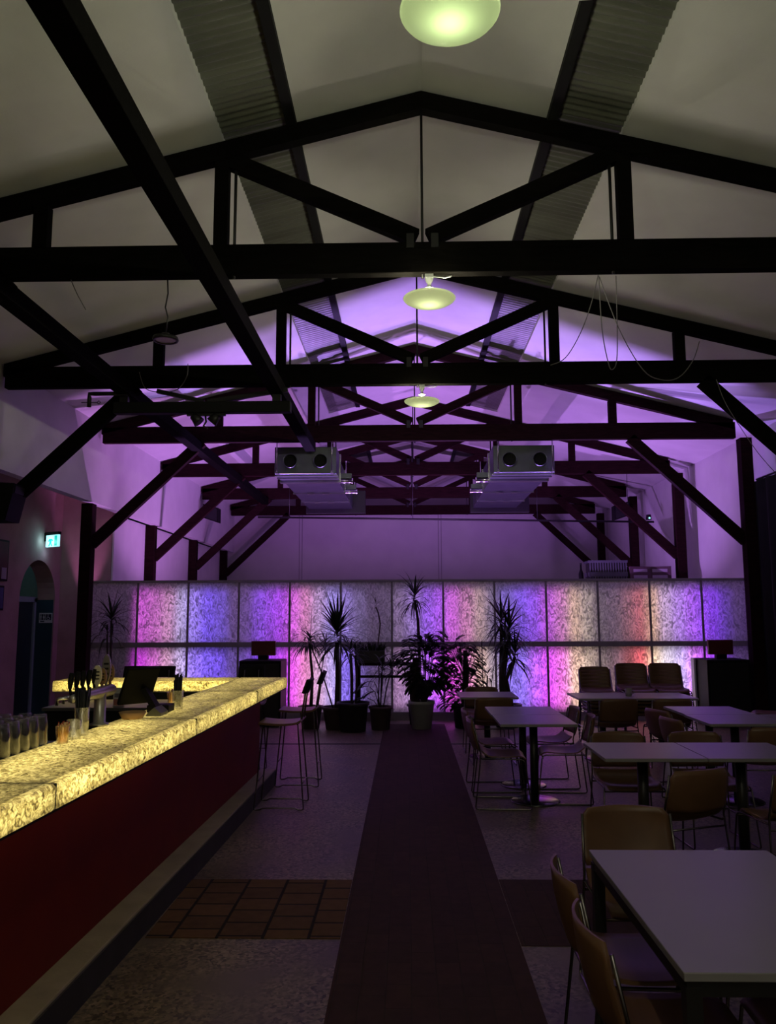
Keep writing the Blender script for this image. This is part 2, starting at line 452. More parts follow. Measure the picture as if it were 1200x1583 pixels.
def concrete_mat():
    """worn concrete with exposed aggregate"""
    m = mat('worn_concrete', (0.3, 0.27, 0.25), 0.42); nt = m.node_tree; b = nt.nodes['Principled BSDF']
    tc = nt.nodes.new('ShaderNodeTexCoord')
    n1 = nt.nodes.new('ShaderNodeTexNoise'); n1.inputs['Scale'].default_value = 1.3; n1.inputs['Detail'].default_value = 7
    n2 = nt.nodes.new('ShaderNodeTexVoronoi'); n2.inputs['Scale'].default_value = 60
    n3 = nt.nodes.new('ShaderNodeTexNoise'); n3.inputs['Scale'].default_value = 1.8; n3.inputs['Detail'].default_value = 3
    for n in (n1, n2, n3):
        nt.links.new(tc.outputs['Object'], n.inputs['Vector'])
    r = nt.nodes.new('ShaderNodeValToRGB')
    r.color_ramp.elements[0].position = 0.32; r.color_ramp.elements[0].color = (0.070, 0.053, 0.034, 1)
    r.color_ramp.elements[1].position = 0.68; r.color_ramp.elements[1].color = (0.145, 0.114, 0.076, 1)  # yellowish tone also stands in for the bar's glow on the floor
    nt.links.new(n1.outputs['Fac'], r.inputs[0])
    sp = nt.nodes.new('ShaderNodeMapRange'); sp.inputs[1].default_value = 0.05; sp.inputs[2].default_value = 0.9
    sp.inputs[3].default_value = 0.1; sp.inputs[4].default_value = 2.1
    nt.links.new(n2.outputs['Color'], sp.inputs[0])
    wh = nt.nodes.new('ShaderNodeMapRange'); wh.inputs[1].default_value = 0.34; wh.inputs[2].default_value = 0.52
    nt.links.new(n3.outputs['Fac'], wh.inputs[0])
    mu = nt.nodes.new('ShaderNodeMix'); mu.data_type = 'RGBA'; mu.blend_type = 'MULTIPLY'
    nt.links.new(wh.outputs[0], mu.inputs[0]); nt.links.new(r.outputs[0], mu.inputs[6]); nt.links.new(sp.outputs[0], mu.inputs[7])
    nt.links.new(mu.outputs[2], b.inputs['Base Color'])
    rr = nt.nodes.new('ShaderNodeMapRange'); rr.inputs[3].default_value = 0.34; rr.inputs[4].default_value = 0.62
    nt.links.new(n1.outputs['Fac'], rr.inputs[0]); nt.links.new(rr.outputs[0], b.inputs['Roughness'])
    return m


PAINT = mat('white_plaster', (0.70, 0.69, 0.67), 0.85, noise=0.05, scale=2.5, bump=0.08, bscale=60)
PAINT_END = mat('grey_white_wall_panel', (0.55, 0.53, 0.53), 0.85, noise=0.05, scale=2)
PINK = mat('old_rose_plaster', (0.36, 0.23, 0.22), 0.9, noise=0.12, scale=3, bump=0.25, bscale=30)
TIMBER = mat('unlit_black_timber', (0.0045, 0.0038, 0.0034), 0.85, spec=0.03, noise=0.35, scale=6, stretch=(1, 6, 6), bump=0.2, bscale=25)  # near-black colour holds the lack of light on the nearer trusses
TIMBER2 = mat('dark_red_brown_timber', (0.017, 0.006, 0.006), 0.8, spec=0.05, noise=0.35, scale=6, stretch=(1, 6, 6), bump=0.2, bscale=25)  # on the far trusses the red tone stands in for pink-purple light
BLACK = mat('black_paint', (0.008, 0.008, 0.008), 0.6, spec=0.15, noise=0.1)
BLACK_M = mat('black_metal', (0.018, 0.017, 0.018), 0.4, metal=0.3, noise=0.1)
CLOTH = mat('black_curtain_cloth', (0.006, 0.006, 0.007), 0.95, noise=0.2)
CORR = mat('unlit_corrugated_sheet', (0.115, 0.118, 0.095), 0.38, spec=0.6, noise=0.35, scale=1.2, stretch=(0.3, 3, 1))  # dark colour stands in for the night behind the translucent sheets
GALV = mat('galvanised_steel', (0.15, 0.16, 0.19), 0.36, metal=0.9, noise=0.12, scale=5)
SILVER = mat('polished_steel', (0.7, 0.7, 0.7), 0.22, metal=1.0, noise=0.05)
BENCH = mat('dull_bench_steel', (0.10, 0.10, 0.095), 0.45, metal=0.7, noise=0.1)
STEEL = mat('brushed_steel', (0.45, 0.44, 0.41), 0.32, metal=0.9, noise=0.08, stretch=(1, 8, 1))
RED = mat('dark_red_panel', (0.15, 0.010, 0.004), 0.6, spec=0.2, noise=0.08, scale=4)
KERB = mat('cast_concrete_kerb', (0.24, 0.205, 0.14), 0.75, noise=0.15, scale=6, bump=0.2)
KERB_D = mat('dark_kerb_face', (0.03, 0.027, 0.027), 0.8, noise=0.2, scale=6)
PLY = mat('varnished_plywood', (0.125, 0.062, 0.030), 0.40, noise=0.18, scale=4, stretch=(1, 6, 1))
DISC = mat('dark_polished_disc', (0.10, 0.10, 0.105), 0.22, metal=0.9, noise=0.05)
ROD = mat('dark_chromed_rod', (0.16, 0.15, 0.15), 0.25, metal=1.0, noise=0.05)
TOP = mat('pale_laminate', (0.24, 0.23, 0.235), 0.34, noise=0.04, scale=3)
SCREEN = screen_mat()
ONYX = onyx_mat()
OPAL = opal_mat()
FRAME_G = mat('grey_screen_frame', (0.30, 0.28, 0.29), 0.7, noise=0.06)
GLASS = glass_mat('clear_glass')
LEAF = mat('dark_green_leaf', (0.018, 0.030, 0.014), 0.5, noise=0.35, scale=9)
BARK = mat('brown_bark', (0.045, 0.030, 0.024), 0.9, noise=0.3, scale=14, bump=0.4)
POT_B = mat('black_plastic_pot', (0.02, 0.018, 0.018), 0.5, noise=0.1)
POT_C = mat('brown_clay_pot', (0.075, 0.05, 0.042), 0.7, noise=0.15)
POT_W = mat('pale_grey_pot', (0.40, 0.42, 0.43), 0.5, noise=0.05)
SOIL = mat('potting_soil', (0.02, 0.015, 0.012), 0.95, noise=0.3, scale=30)
DKRED = mat('dark_red_casing', (0.10, 0.008, 0.008), 0.5, noise=0.06)
CONC = concrete_mat()
PATH = brick_mat('dark_red_paver', (0.050, 0.024, 0.021), (0.040, 0.020, 0.018), (0.036, 0.022, 0.019), 0.235, 0.118, 0.004, PI / 2)
PAVER = brick_mat('tan_paver', (0.115, 0.060, 0.027), (0.085, 0.045, 0.022), (0.012, 0.009, 0.008), 0.19, 0.245, 0.010, PI / 2)

# ------------------------------------------------------------------ room shell
XC = 0.147
ZR = 6.058          # ceiling at the ridge
SL = 0.255
XL, XR = -4.93, 5.72
YB, YF = -4.0, 22.9
cz = lambda x: ZR - SL * abs(x - XC)

struct('floor', MB().bb(-8.6, 6.6, YB - 0.3, YF + 0.4, -0.2, 0.0), CONC)
b = MB(); b.poly([(-0.358, YB, 0.004), (0.578, YB, 0.004), (0.578, 12.9, 0.004), (-0.358, 12.9, 0.004)]); struct('floor_path', b, PATH)
b = MB(); b.bb(-1.40, -0.362, 4.50, 5.45, 0.0, 0.004); struct('floor_paving', b, PAVER)
b = MB(); b.bb(0.582, 5.6, 4.42, 5.47, 0.0, 0.003); struct('floor_paving', b, PATH)
b = MB(); b.bb(-5.0, -0.36, 10.93, 10.99, 0, 0.004); b.bb(0.58, 5.6, 10.93, 10.99, 0, 0.004); struct('trim_1', b, KERB_D)

# ceiling: boards either side of the two strips of corrugated sheet, 4 cm thick
U0, U1 = 1.04, 1.66
STRIPS = [(YB, 15.5), (19.7, 21.9)]
b = MB()


def slope_board(b, sg, u0, u1, y0, y1, t=0.06):
    x0, x1 = XC + sg * u0, XC + sg * u1
    pts = [(x0, y0, cz(x0)), (x1, y0, cz(x1)), (x1, y1, cz(x1)), (x0, y1, cz(x0))]
    b.prism(pts, (0, 0, t))


for sg in (-1, 1):
    umax = (XC - XL + 0.3) if sg < 0 else (XR - XC + 0.3)
    slope_board(b, sg, 0.0, U0, YB, YF); slope_board(b, sg, U1, umax, YB, YF)
    slope_board(b, sg, U0, U1, 15.5, 19.7); slope_board(b, sg, U0, U1, 21.9, YF)
struct('ceiling', b, PAINT)
n = 0
for (y0, y1) in STRIPS:
    for sg in (-1, 1):
        n += 1; b = MB(); N = int((y1 - y0) / 0.076 * 6)
        rows = []
        for i in range(N + 1):
            y = y0 + (y1 - y0) * i / N; dz = 0.05 + 0.009 * math.cos(2 * PI * (y - y0) / 0.076)
            if ((y - y0) % 1.22) < 0.16: dz -= 0.006
            r = [b.bm.verts.new((XC + sg * u, y, cz(XC + sg * u) + dz)) for u in (U0 - 0.05, U1 + 0.05)]
            rows.append(r)
        for A, B in zip(rows[:-1], rows[1:]):
            f = b.bm.faces.new((A[0], A[1], B[1], B[0])); f.smooth = True
        struct('window_%d' % n, b, CORR)
        b = MB(); x = XC + sg * (U0 + 0.045)
        b.beam((x, y0, cz(x) - 0.002), (x, y1, cz(x) - 0.002), 0.085, 0.05, side=(1, 0, 0)); struct('trim_%d' % (n + 2), b, BLACK)

# side walls
b = MB(); b.bb(XL - 0.14, XL, YB, YF, 3.47, 4.80); b.bb(-5.20, -5.17, 14.1, YF, 0, 3.47); struct('wall_left_upper', b, PAINT)
b = MB(); b.bb(XR, XR + 0.2, YB, YF, 0, 4.75); struct('wall_right', b, PAINT)
b = MB(); b.bb(-7.2, 6.2, YF, YF + 0.2, 0, 6.3)
struct('wall_far', b, PAINT_END)
for k, x in enumerate((-3.015, 0.955)):
    b = MB(); b.bb(x - 0.05, x - 0.03, YF - 0.012, YF, 0, 4.6); b.bb(x + 0.03, x + 0.05, YF - 0.012, YF, 0, 4.6); struct('trim_%d' % (7 + k), b, FRAME_G)
b = MB(); b.bb(-7.2, 6.2, YB - 0.2, YB, 0, 6.3); struct('wall_back', b, PAINT)
b = MB(); b.bb(-6.3, -5.21, 14.1, 14.22, 0, 4.3); struct('wall_return', b, PINK)
b = MB(); b.bb(-6.4, XL - 0.14, YB, 14.2, 4.24, 4.34); struct('ceiling_aisle', b, PAINT)
# left aisle wall with the arched opening
AX = -6.10; A0, A1, ASP = 12.63, 13.92, 1.97
b = MB(); b.bb(AX - 0.30, AX, YB, A0, 0, 4.3); b.bb(AX - 0.30, AX, A1, 14.2, 0, 4.3)
rad = (A1 - A0) / 2; yc = (A0 + A1) / 2; NA = 20
arc = [(AX, yc - rad * math.cos(PI * i / NA), ASP + rad * math.sin(PI * i / NA)) for i in range(NA + 1)]
for p, q in zip(arc[:-1], arc[1:]):
    b.prism([p, q, (AX, q[1], 4.3), (AX, p[1], 4.3)], (-0.30, 0, 0))
struct('wall_left', b, PINK)
TEAL = mat('deep_teal_paint', (0.015, 0.05, 0.075), 0.5, noise=0.08)
TEAL_L = mat('pale_teal_paint', (0.22, 0.29, 0.31), 0.7, noise=0.05)
DOORM = mat('dark_green_door_leaf', (0.012, 0.03, 0.032), 0.45, noise=0.1)
b = MB(); b.bb(AX - 0.31, AX - 0.02, A1 - 0.015, A1, 0, ASP); struct('trim_9', b, TEAL)
b = MB(); b.bb(-8.2, -6.4, 12.0, 12.1, 0, 3.2); b.bb(-8.2, -6.4, 14.2, 14.3, 0, 3.2); b.bb(-8.3, -8.2, 12.0, 14.3, 0, 3.2); b.bb(-8.3, -6.4, 12.0, 14.3, 3.2, 3.3)
struct('wall_corridor', b, TEAL_L)
b = MB(); b.bb(-6.52, -6.44, 12.5, 13.86, 0.02, 1.93); d1 = struct('door_1', b, DOORM)
struct('door_handle', MB().tube([(-6.42, 12.75, 1.02), (-6.37, 12.75, 1.02), (-6.37, 12.88, 1.02)], 0.011), SILVER, d1)
b = MB(); b.bb(-6.54, -6.41, 13.84, 13.94, 0, 2.0); b.bb(-6.54, -6.41, 12.4, 13.94, 1.93, 2.02); struct('trim_10', b, TEAL_L)
point((-7.0, 13.4, 2.8), 1.0, (0.55, 0.95, 1.0), 0.08)
struct('floor_corridor', MB().bb(-8.2, AX - 0.02, 12.64, 13.9, 0, 0.012), mat('lit_floor_tone', (0.5, 0.52, 0.5), 0.5, noise=0.05))  # paler colour stands in for the light falling on the corridor floor

# ------------------------------------------------------------------ roof trusses
TB, TT = 4.451, 4.713
TY = [3.102, 6.292, 9.483, 12.673, 15.863, 19.053, 22.25]


def make_truss(label, y, m, left_post_h):
    t = thing('roof_truss', label, 'roof truss', (XC, y, 0), 0, 'timber roof trusses', 'thing')
    zt = lambda x: 6.04 - SL * abs(x)
    MB().bb(-5.03, 5.08, -0.05, 0.05, TB, TT, 0.006).build('tie_beam', m, t)
    for s in (-1, 1):
        e = 5.05
        MB().prism([(0, -0.05, zt(0)), (s * e, -0.05, zt(e)), (s * e, -0.05, zt(e) - 0.155), (0, -0.05, zt(0) - 0.155)], (0, 0.10, 0)).build('rafter', m, t)
        MB().bb(s * 1.66 - 0.058, s * 1.66 + 0.058, -0.048, 0.048, TT, zt(1.66) - 0.15, 0.004).build('queen_post', m, t)
        MB().bb(s * 3.16 - 0.062, s * 3.16 + 0.062, -0.048, 0.048, TT, zt(3.16) - 0.15, 0.004).build('short_post', m, t)
        MB().beam((s * 1.62, 0, 5.475), (s * 0.05, 0, 4.765), 0.09, 0.135, bev=0.004).build('strut', m, t)
        MB().beam((s * 3.42, 0, TB + 0.02), (s * 5.16, 0, 2.82), 0.10, 0.17, bev=0.004).build('knee_brace', m, t)
        h = left_post_h if s < 0 else TB
        MB().bb(s * 5.22 - 0.09, s * 5.22 + 0.09, -0.09, 0.09, 0, h, 0.006).build('post', m, t)
        MB().tube([(s * 1.545, -0.02, TB - 0.02), (s * 1.545, -0.02, 5.5)], 0.013, 6).build('tension_rod', BLACK_M, t)
        b = MB(); b.bb(s * 0.10 - 0.03, s * 0.10 + 0.03, -0.056, 0.056, TT - 0.05, TT + 0.07); b.build('iron_strap', BLACK_M, t)
    MB().tube([(0, 0, TB - 0.03), (0, 0, 5.95)], 0.012, 6).build('tension_rod', BLACK_M, t)
    return t


TL = ['dark timber roof truss overhead whose ridge meets the ceiling above the two lit hanging lamps',
      'dark timber roof truss whose tie beam carries the larger distant lit lamp',
      'dark timber roof truss second from the large lit lamp, carrying the smallest lit lamp',
      'dark roof truss from which the two silver ventilation boxes hang',
      'reddish lit roof truss crossing above the middle of the ventilation boxes',
      'reddish lit roof truss at the far end of the ventilation boxes, carrying small black speakers',
      'reddish lit roof truss closest to the purple end wall']
TL[0] = 'dark timber roof truss overhead that carries the big near lamp'
for i, y in enumerate(TY):
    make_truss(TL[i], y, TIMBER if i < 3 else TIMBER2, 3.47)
# longitudinal beams under the ties
b = MB(); b.bb(-1.61, -1.45, 0.5, 12.72, TB - 0.15, TB, 0.005)
tag(b.build('ceiling_beam', TIMBER, None), 'long dark beam running beneath the roof trusses towards the silver ventilation box', 'beam', kind='thing')
b = MB(); b.bb(-3.42, -3.27, 5.9, 18.9, TB - 0.15, TB, 0.005)
tag(b.build('ceiling_beam', TIMBER, None), 'long dark beam under the trusses, closest to the arched wall', 'beam', kind='thing')

# ------------------------------------------------------------------ backlit screen across the hall
scr = thing('backlit_screen', 'low partition of crinkled translucent panels backlit in purple, pink and white', 'screen', (0, WALL_Y, 0), 0, None, 'thing')
SX0, SX1, NP = -5.32, 5.68, 13
PW = (SX1 - SX0) / NP
rng = random.Random(4)
for k in range(NP):
    xa, xb = SX0 + k * PW, SX0 + (k + 1) * PW
    for z0, z1 in ((0.12, 1.17), (1.17, 2.24)):
        o = MB().sheet(lambda u, v: (xa + 0.008 + (PW - 0.016) * u, 0.0, z0 + (z1 - z0) * v), 4, 4).build('panel', SCREEN, scr)
for k in range(NP + 1):
    x = SX0 + k * PW
    MB().bb(x - 0.016, x + 0.016, -0.02, 0.02, 0.10, 2.245).build('mullion', FRAME_G, scr)
MB().bb(SX0, SX1, -0.03, 0.02, 1.175, 1.255).build('rail', FRAME_G, scr)
MB().bb(SX0, SX1, -0.022, 0.022, 2.235, 2.275).build('top_rail', FRAME_G, scr)
MB().bb(SX0, SX1, -0.06, 0.03, 0.0, 0.13).build('plinth', FRAME_G, scr)

struct('flood_baffle', MB().bb(-5.4, 5.68, 14.0, 14.03, 0, 1.64), BLACK)  # unseen board added to keep the floods off the screen panels

# ------------------------------------------------------------------ curtain
b = MB()
b.sheet(lambda u, v: (5.50 + 0.045 * math.sin(u * 46) + 0.02 * math.sin(u * 111), 9.7 + 3.12 * u, 0.03 + (3.73 + 0.02 * math.sin(u * 46)) * v), 160, 2, 0.006)
cu = b.build('black_curtain', CLOTH)
tag(cu, 'floor length black curtain hanging along the dark side of the hall', 'curtain')
MB().tube([(5.5, 9.5, 3.78), (5.5, 12.6, 3.78)], 0.018).build('curtain_pole', BLACK_M, cu)

# ------------------------------------------------------------------ bar counter (turned very slightly)
BAR = thing('bar_counter', 'bar with glowing honey stone top, dark red front and concrete kerb', 'bar counter', (-1.45, 3.0, 0), -0.022)
ZT, ZB = 1.05, 0.952
SEG = [(-2.6, 0.225), (0.228, 2.19), (2.193, 4.05), (4.053, 5.56)]
UO, UI = 0.073, -0.415


def slab_shell(x0, x1, y0, y1, ends):
    b = MB()
    r = 0.012
    def strip(a, c, nu=1):
        b.poly([a[0], a[1], c[1], c[0]])
    top = [(x0, y0, ZT), (x1 - r, y0, ZT), (x1 - r, y1, ZT), (x0, y1, ZT)]
    b.poly(top)
    b.poly([(x1 - r, y0, ZT), (x1, y0, ZT - r), (x1, y1, ZT - r), (x1 - r, y1, ZT)])
    b.poly([(x1, y0, ZT - r), (x1, y0, ZB), (x1, y1, ZB), (x1, y1, ZT - r)])
    if 'y1' in ends: b.poly([(x0, y1, ZT), (x1 - r, y1, ZT), (x1, y1, ZT - r), (x1, y1, ZB), (x0, y1, ZB)])
    if 'y0' in ends: b.poly([(x0, y0, ZT), (x1 - r, y0, ZT), (x1, y0, ZT - r), (x1, y0, ZB), (x0, y0, ZB)])
    return b


def bar_area(loc, d, sx, sy, rad, col=(1.0, 0.88, 0.53)):
    o = area(loc, d, sx, sy, rad, col); o.parent = BAR
    return o


for k, (y0, y1) in enumerate(SEG):
    slab_shell(UI, UO, y0, y1, ('y1',) if k == 3 else (('y0',) if k == 0 else ())).build('countertop', ONYX, BAR)
    L = y1 - y0 - 0.02; ym = (y0 + y1) / 2
    g = (0.75, 1.0, 0.75, 0.55)[k]
    for (sx, u, rd) in ((0.22, UI + 0.13, 2.5), (0.15, UI + 0.335, 1.4)):
        bar_area((u, ym, ZB + 0.006), (0, 0, 1), sx, L, rd * g)
    bar_area((UO - 0.045, ym, (ZT + ZB) / 2), (1, 0, 0), L, 0.075, 3.6 * g)
for v in (0.2265, 2.1915, 4.0515):
    MB().bb(UI + 0.002, UO + 0.001, v - 0.0035, v + 0.0035, ZB + 0.004, ZT + 0.0008).build('joint', KERB_D, BAR)
MB().bb(UI + 0.004, UO - 0.004, -2.58, 5.545, ZB - 0.012, ZB + 0.002).build('deck', BLACK, BAR)
MB().bb(UI - 0.004, UI + 0.004, -2.6, 5.10, ZB - 0.012, ZT - 0.002).build('glow_stop', BLACK, BAR)  # unseen black strip added to block the slab's glow towards the glasses
MB().bb(-0.185, -0.155, -2.6, 5.30, 0.14, ZB - 0.012).build('front_panel', RED, BAR)
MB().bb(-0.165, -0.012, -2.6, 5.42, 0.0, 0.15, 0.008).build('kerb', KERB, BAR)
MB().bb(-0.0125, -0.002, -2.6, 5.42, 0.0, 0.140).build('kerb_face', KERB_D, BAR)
MB().bb(-0.40, -0.19, -2.6, 5.30, 0.0, ZB - 0.012).build('carcass', BLACK, BAR)
MB().bb(-0.76, UI - 0.002, -2.6, 1.32, 0.98, 1.045).build('inner_worktop', BLACK_M, BAR)
MB().bb(-0.74, -0.42, -2.6, 1.30, 0.0, 0.98).build('inner_cupboard', BLACK, BAR)
# added strip lamps stand in for glow spilling under the slab lip
for k, (y0, y1) in enumerate(SEG):
    bar_area((UO - 0.10, (y0 + y1) / 2, ZB - 0.016), (0, 0, -1), 0.03, y1 - y0 - 0.05, (2.8, 1.9, 0.9, 0.5)[k], (1.0, 0.70, 0.28))
# return of the bar, across its far end (in hall coordinates, same parent)
RX0, RX1, RY0, RY1 = -3.53, -1.76, 8.10, 8.57
Minv = (Matrix.Translation((-1.45, 3.0, 0)) @ Matrix.Rotation(-0.022, 4, 'Z')).inverted()


def place(o, loc=(0, 0, 0), rz=0.0):
    o.matrix_local = Minv @ Matrix.Translation(loc) @ Matrix.Rotation(rz, 4, 'Z')
    return o


b = MB(); r = 0.012
b.poly([(RX0, RY0, ZT - r), (RX1, RY0, ZT - r), (RX1, RY0, ZB), (RX0, RY0, ZB)])
b.poly([(RX0, RY0, ZT - r), (RX1, RY0, ZT - r), (RX1, RY0 + r, ZT), (RX0, RY0 + r, ZT)])
b.poly([(RX0, RY0 + r, ZT), (RX1, RY0 + r, ZT), (RX1, RY1, ZT), (RX0, RY1, ZT)])
b.poly([(RX0, RY1, ZT), (RX1, RY1, ZT), (RX1, RY1, ZB), (RX0, RY1, ZB)])
b.poly([(RX0, RY0 + r, ZT), (RX0, RY1, ZT), (RX0, RY1, ZB), (RX0, RY0, ZB), (RX0, RY0, ZT - r)])
place(b.build('countertop', ONYX, BAR))
place(MB().bb(RX0 + 0.004, RX1, RY0 + 0.004, RY1 - 0.004, ZB - 0.012, ZB + 0.002).build('deck', STEEL, BAR))
place(MB().bb(RX0 + 0.1, RX1, 8.40, 8.55, 0, ZB - 0.012).build('carcass', BLACK, BAR))
for z in (0.80, 0.73, 0.66):
    place(MB().bb(RX0 + 0.12, RX1 + 0.01, 8.22, 8.40, z, z + 0.022).build('back_shelf', STEEL, BAR))
xm = (RX0 + RX1) / 2
area((xm, RY0 + 0.26, ZB + 0.006), (0, 0, 1), RX1 - RX0 - 0.05, 0.40, 1.1, (1.0, 0.86, 0.42))
area((xm, RY0 + 0.045, (ZT + ZB) / 2), (0, -1, 0), RX1 - RX0 - 0.05, 0.075, 4.6, (1.0, 0.86, 0.42))
area((xm, RY0 + 0.08, ZB - 0.02), (0, 0.2, -1), RX1 - RX0 - 0.2, 0.03, 3.0, (1.0, 0.8, 0.4))

# ------------------------------------------------------------------ hanging lamps
def make_lamp(label, loc, lit=True):
    t = thing('pendant_lamp', label, 'lamp', loc, 0, 'opal glass hanging lamps')
    # origin at the underside of the tie beam; the disc hangs 0.2 m lower
    prof = [(0.0, -0.262), (0.06, -0.260), (0.12, -0.251), (0.17, -0.236), (0.205, -0.215), (0.214, -0.203), (0.207, -0.196), (0.19, -0.192)]
    MB().lathe(prof, n=40).build('glass_disc', OPAL, t)
    MB().bb(-0.035, 0.035, -0.03, 0.03, -0.035, 0.0, 0.004).lathe([(0.034, -0.03), (0.030, -0.055), (0.016, -0.075), (0.014, -0.095), (0.0, -0.095)], n=16).build('socket', POT_W, t)
    MB().lathe([(0.0, -0.088), (0.018, -0.092), (0.030, -0.108), (0.046, -0.122), (0.043, -0.122), (0.026, -0.110), (0.0, -0.096)], n=20).build('gallery', SILVER, t)
    MB().tube([(0.03, 0, -0.016), (0.08, 0, -0.022), (0.13, 0, -0.028), (0.17, 0, -0.018), (0.185, 0, -0.012)], 0.006, 6).build('cable', POT_W, t)
    g = emis('bulb_glass_lit' if lit else 'bulb_glass_off', (1.0, 0.93, 0.68), 6.0 if lit else 0.0)
    MB().lathe([(0.0, -0.112), (0.016, -0.116), (0.020, -0.124), (0.018, -0.134), (0.0, -0.140)], n=14).build('bulb', g, t)
    return t


lx = 0.20
for k, (x, y, lab, lit) in enumerate([(lx, 6.292, 'larger of the two distant lit opal glass lamps, hung under a dark tie beam', True),
                                      (lx, 9.483, 'smallest lit opal glass lamp, its bulb bare above the disc', True),
                                      (lx, 3.14, 'big greenish lit opal glass lamp overhead, close to the ridge', True),
                                      (0.785, 3.00, 'unlit opal glass lamp overhead, only its lower rim in view', False)]):
    make_lamp(lab, (x, y, TB + (0.0 if lit else 0.10)), lit)
    if lit:
        point((x, y, TB - 0.165), LAMP_POWER, (0.90, 1.0, 0.68) if y < 4 else WARM, 0.02)
# unseen point lights added behind the camera as general fill, without fixtures
for y in (-0.1, -2.6):
    point((lx, y + 0.1, TB - 0.14), LAMP_POWER, WARM, 0.03)

d = thing('pendant_spot', 'small unlit round black pendant with grey face on a wire', 'lamp', (-1.95, 6.292, 0))
MB().lathe([(0.0, 3.985), (0.03, 3.98), (0.04, 3.955), (0.10, 3.945), (0.105, 3.925), (0.10, 3.915), (0.082, 3.915), (0.08, 3.93)], n=28).build('housing', BLACK_M, d)
MB().lathe([(0.0, 3.922), (0.081, 3.922)], n=28).build('face', mat('grey_diffuser', (0.35, 0.34, 0.36), 0.4), d)
MB().tube([(0, 0, 3.98), (0.012, 0, 4.12), (-0.01, 0, 4.2), (0.008, 0, 4.32), (0, 0, 4.455)], 0.006, 6).build('wire', BLACK_M, d)

# ------------------------------------------------------------------ ventilation boxes hung from the trusses
def vent_box(label, xa, xb, sg):
    """xa..xb across the hall, sg = +1 when the inner side is +x"""
    t = thing('ventilation_box', label, 'ventilation unit', ((xa + xb) / 2, 0, 0), 0)
    w_ = (xb - xa) / 2; z0, z1 = 3.975, 4.42
    b = MB(); b.bb(-w_, w_, 12.9, 13.55, z0, z1, 0.008); b.build('front_plenum', GALV, t)
    b = MB(); b.bb(-w_ - 0.015, w_ + 0.015, 13.0, 13.06, z0 - 0.02, z0); b.bb(-w_ - 0.015, w_ + 0.015, 13.25, 13.31, z0 - 0.02, z0); b.bb(-w_ - 0.015, w_ + 0.015, 13.55, 13.68, z0 - 0.035, z1 + 0.01)
    b.build('flange', SILVER, t)
    b = MB(); b.bb(-w_ + 0.03, w_ - 0.03, 13.55, 17.3, z0 + 0.005, z1 - 0.02, 0.008); b.build('main_casing', GALV, t)
    for y in (15.0, 16.2):
        b = MB(); b.bb(-w_ + 0.01, w_ - 0.01, y, y + 0.05, z0 - 0.015, z1 - 0.01)
        for q in (-0.45, 0.1):
            b.bb(w_ * q, w_ * q + 0.13, y - 0.04, y + 0.09, z0 - 0.022, z0 - 0.012)
        b.build('seam_bracket', SILVER, t)
    b = MB(); b.bb(-w_ - 0.03, w_ + 0.25, 17.3, 17.42, z0 - 0.10, z1 - 0.05, 0.006); b.build('end_frame', BLACK_M, t)
    R = Matrix.Rotation(PI / 2, 4, 'X')
    for q in (-0.24, 0.25):
        p = [(0.108, 0.0), (0.114, 0.008), (0.114, 0.085), (0.108, 0.09), (0.106, 0.0)]
        MB().lathe(p, (q, 12.9, (z0 + z1) / 2 - 0.02), 28, R).build('duct_collar', GALV, t)
        MB().lathe([(0.0, 0.004), (0.106, 0.004)], (q, 12.9, (z0 + z1) / 2 - 0.02), 28, R).build('duct_opening', BLACK, t)
    R2 = Matrix.Rotation(PI / 2, 4, 'Y')
    for y in (13.95, 15.2):
        c = (sg * (w_ - 0.04) if sg > 0 else -w_ + 0.04 - 0.24, y, z0 + 0.05)
        MB().lathe([(0, 0), (0.05, 0), (0.05, 0.02), (0.04, 0.03), (0.04, 0.21), (0.05, 0.22), (0.05, 0.24), (0, 0.24)], c, 18, R2).build('pipe_stub', SILVER, t)
        MB().bb(c[0] + 0.02, c[0] + 0.22, y - 0.05, y + 0.05, z0 + 0.09, z0 + 0.18).build('valve_box', GALV, t)
    for q in (-w_ + 0.06, w_ - 0.06):
        MB().tube([(q, 12.745, z0 - 0.01), (q, 12.745, TT)], 0.010, 6).bb(q - 0.02, q + 0.02, 12.72, 12.92, z0 - 0.015, z0 - 0.003).build('hanging_rod', SILVER, t)
        MB().tube([(q, 15.80, z0 + 0.3), (q, 15.80, TT)], 0.010, 6).build('hanging_rod', SILVER, t)
    return t


vent_box('silver ventilation box beside the long dark beam, two round openings in its front', -2.14, -1.13, 1)
vent_box('silver ventilation box on the curtain side of the hall, two round openings in its front', 1.42, 2.41, -1)

# ------------------------------------------------------------------ rig under the third truss
t = thing('screen_housing', 'long black projection screen case slung under the roof truss', 'projection screen', (0, 9.32, 0))
MB().bb(-3.47, -1.36, -0.06, 0.06, 4.08, 4.215, 0.01).build('case', BLACK, t)
for xa, xb in ((-2.97, -2.40), (-1.40, -2.36)):
    MB().beam((xa, 0, 4.36), (xb, 0, 4.225), 0.04, 0.05).build('sling_bar', BLACK_M, t)
MB().beam((-1.5, 0.08, 4.37), (-2.36, 0.08, 4.225), 0.03, 0.04).build('sling_bar', BLACK_M, t)
for x in (-3.36, -1.53):
    MB().bb(x - 0.05, x + 0.05, -0.03, 0.03, 4.2, 4.46).build('hanger', BLACK_M, t)
t = thing('hook_pipe', 'black pipe with a down-turned hooked end beside the projection screen case', 'pipe', (0, 9.25, 0))
MB().tube([(-3.30, 0, 4.315), (-3.70, 0, 4.315), (-3.755, 0, 4.315), (-3.755, 0, 4.27), (-3.755, 0, 4.155)], 0.026, 8).build('pipe', BLACK_M, t)
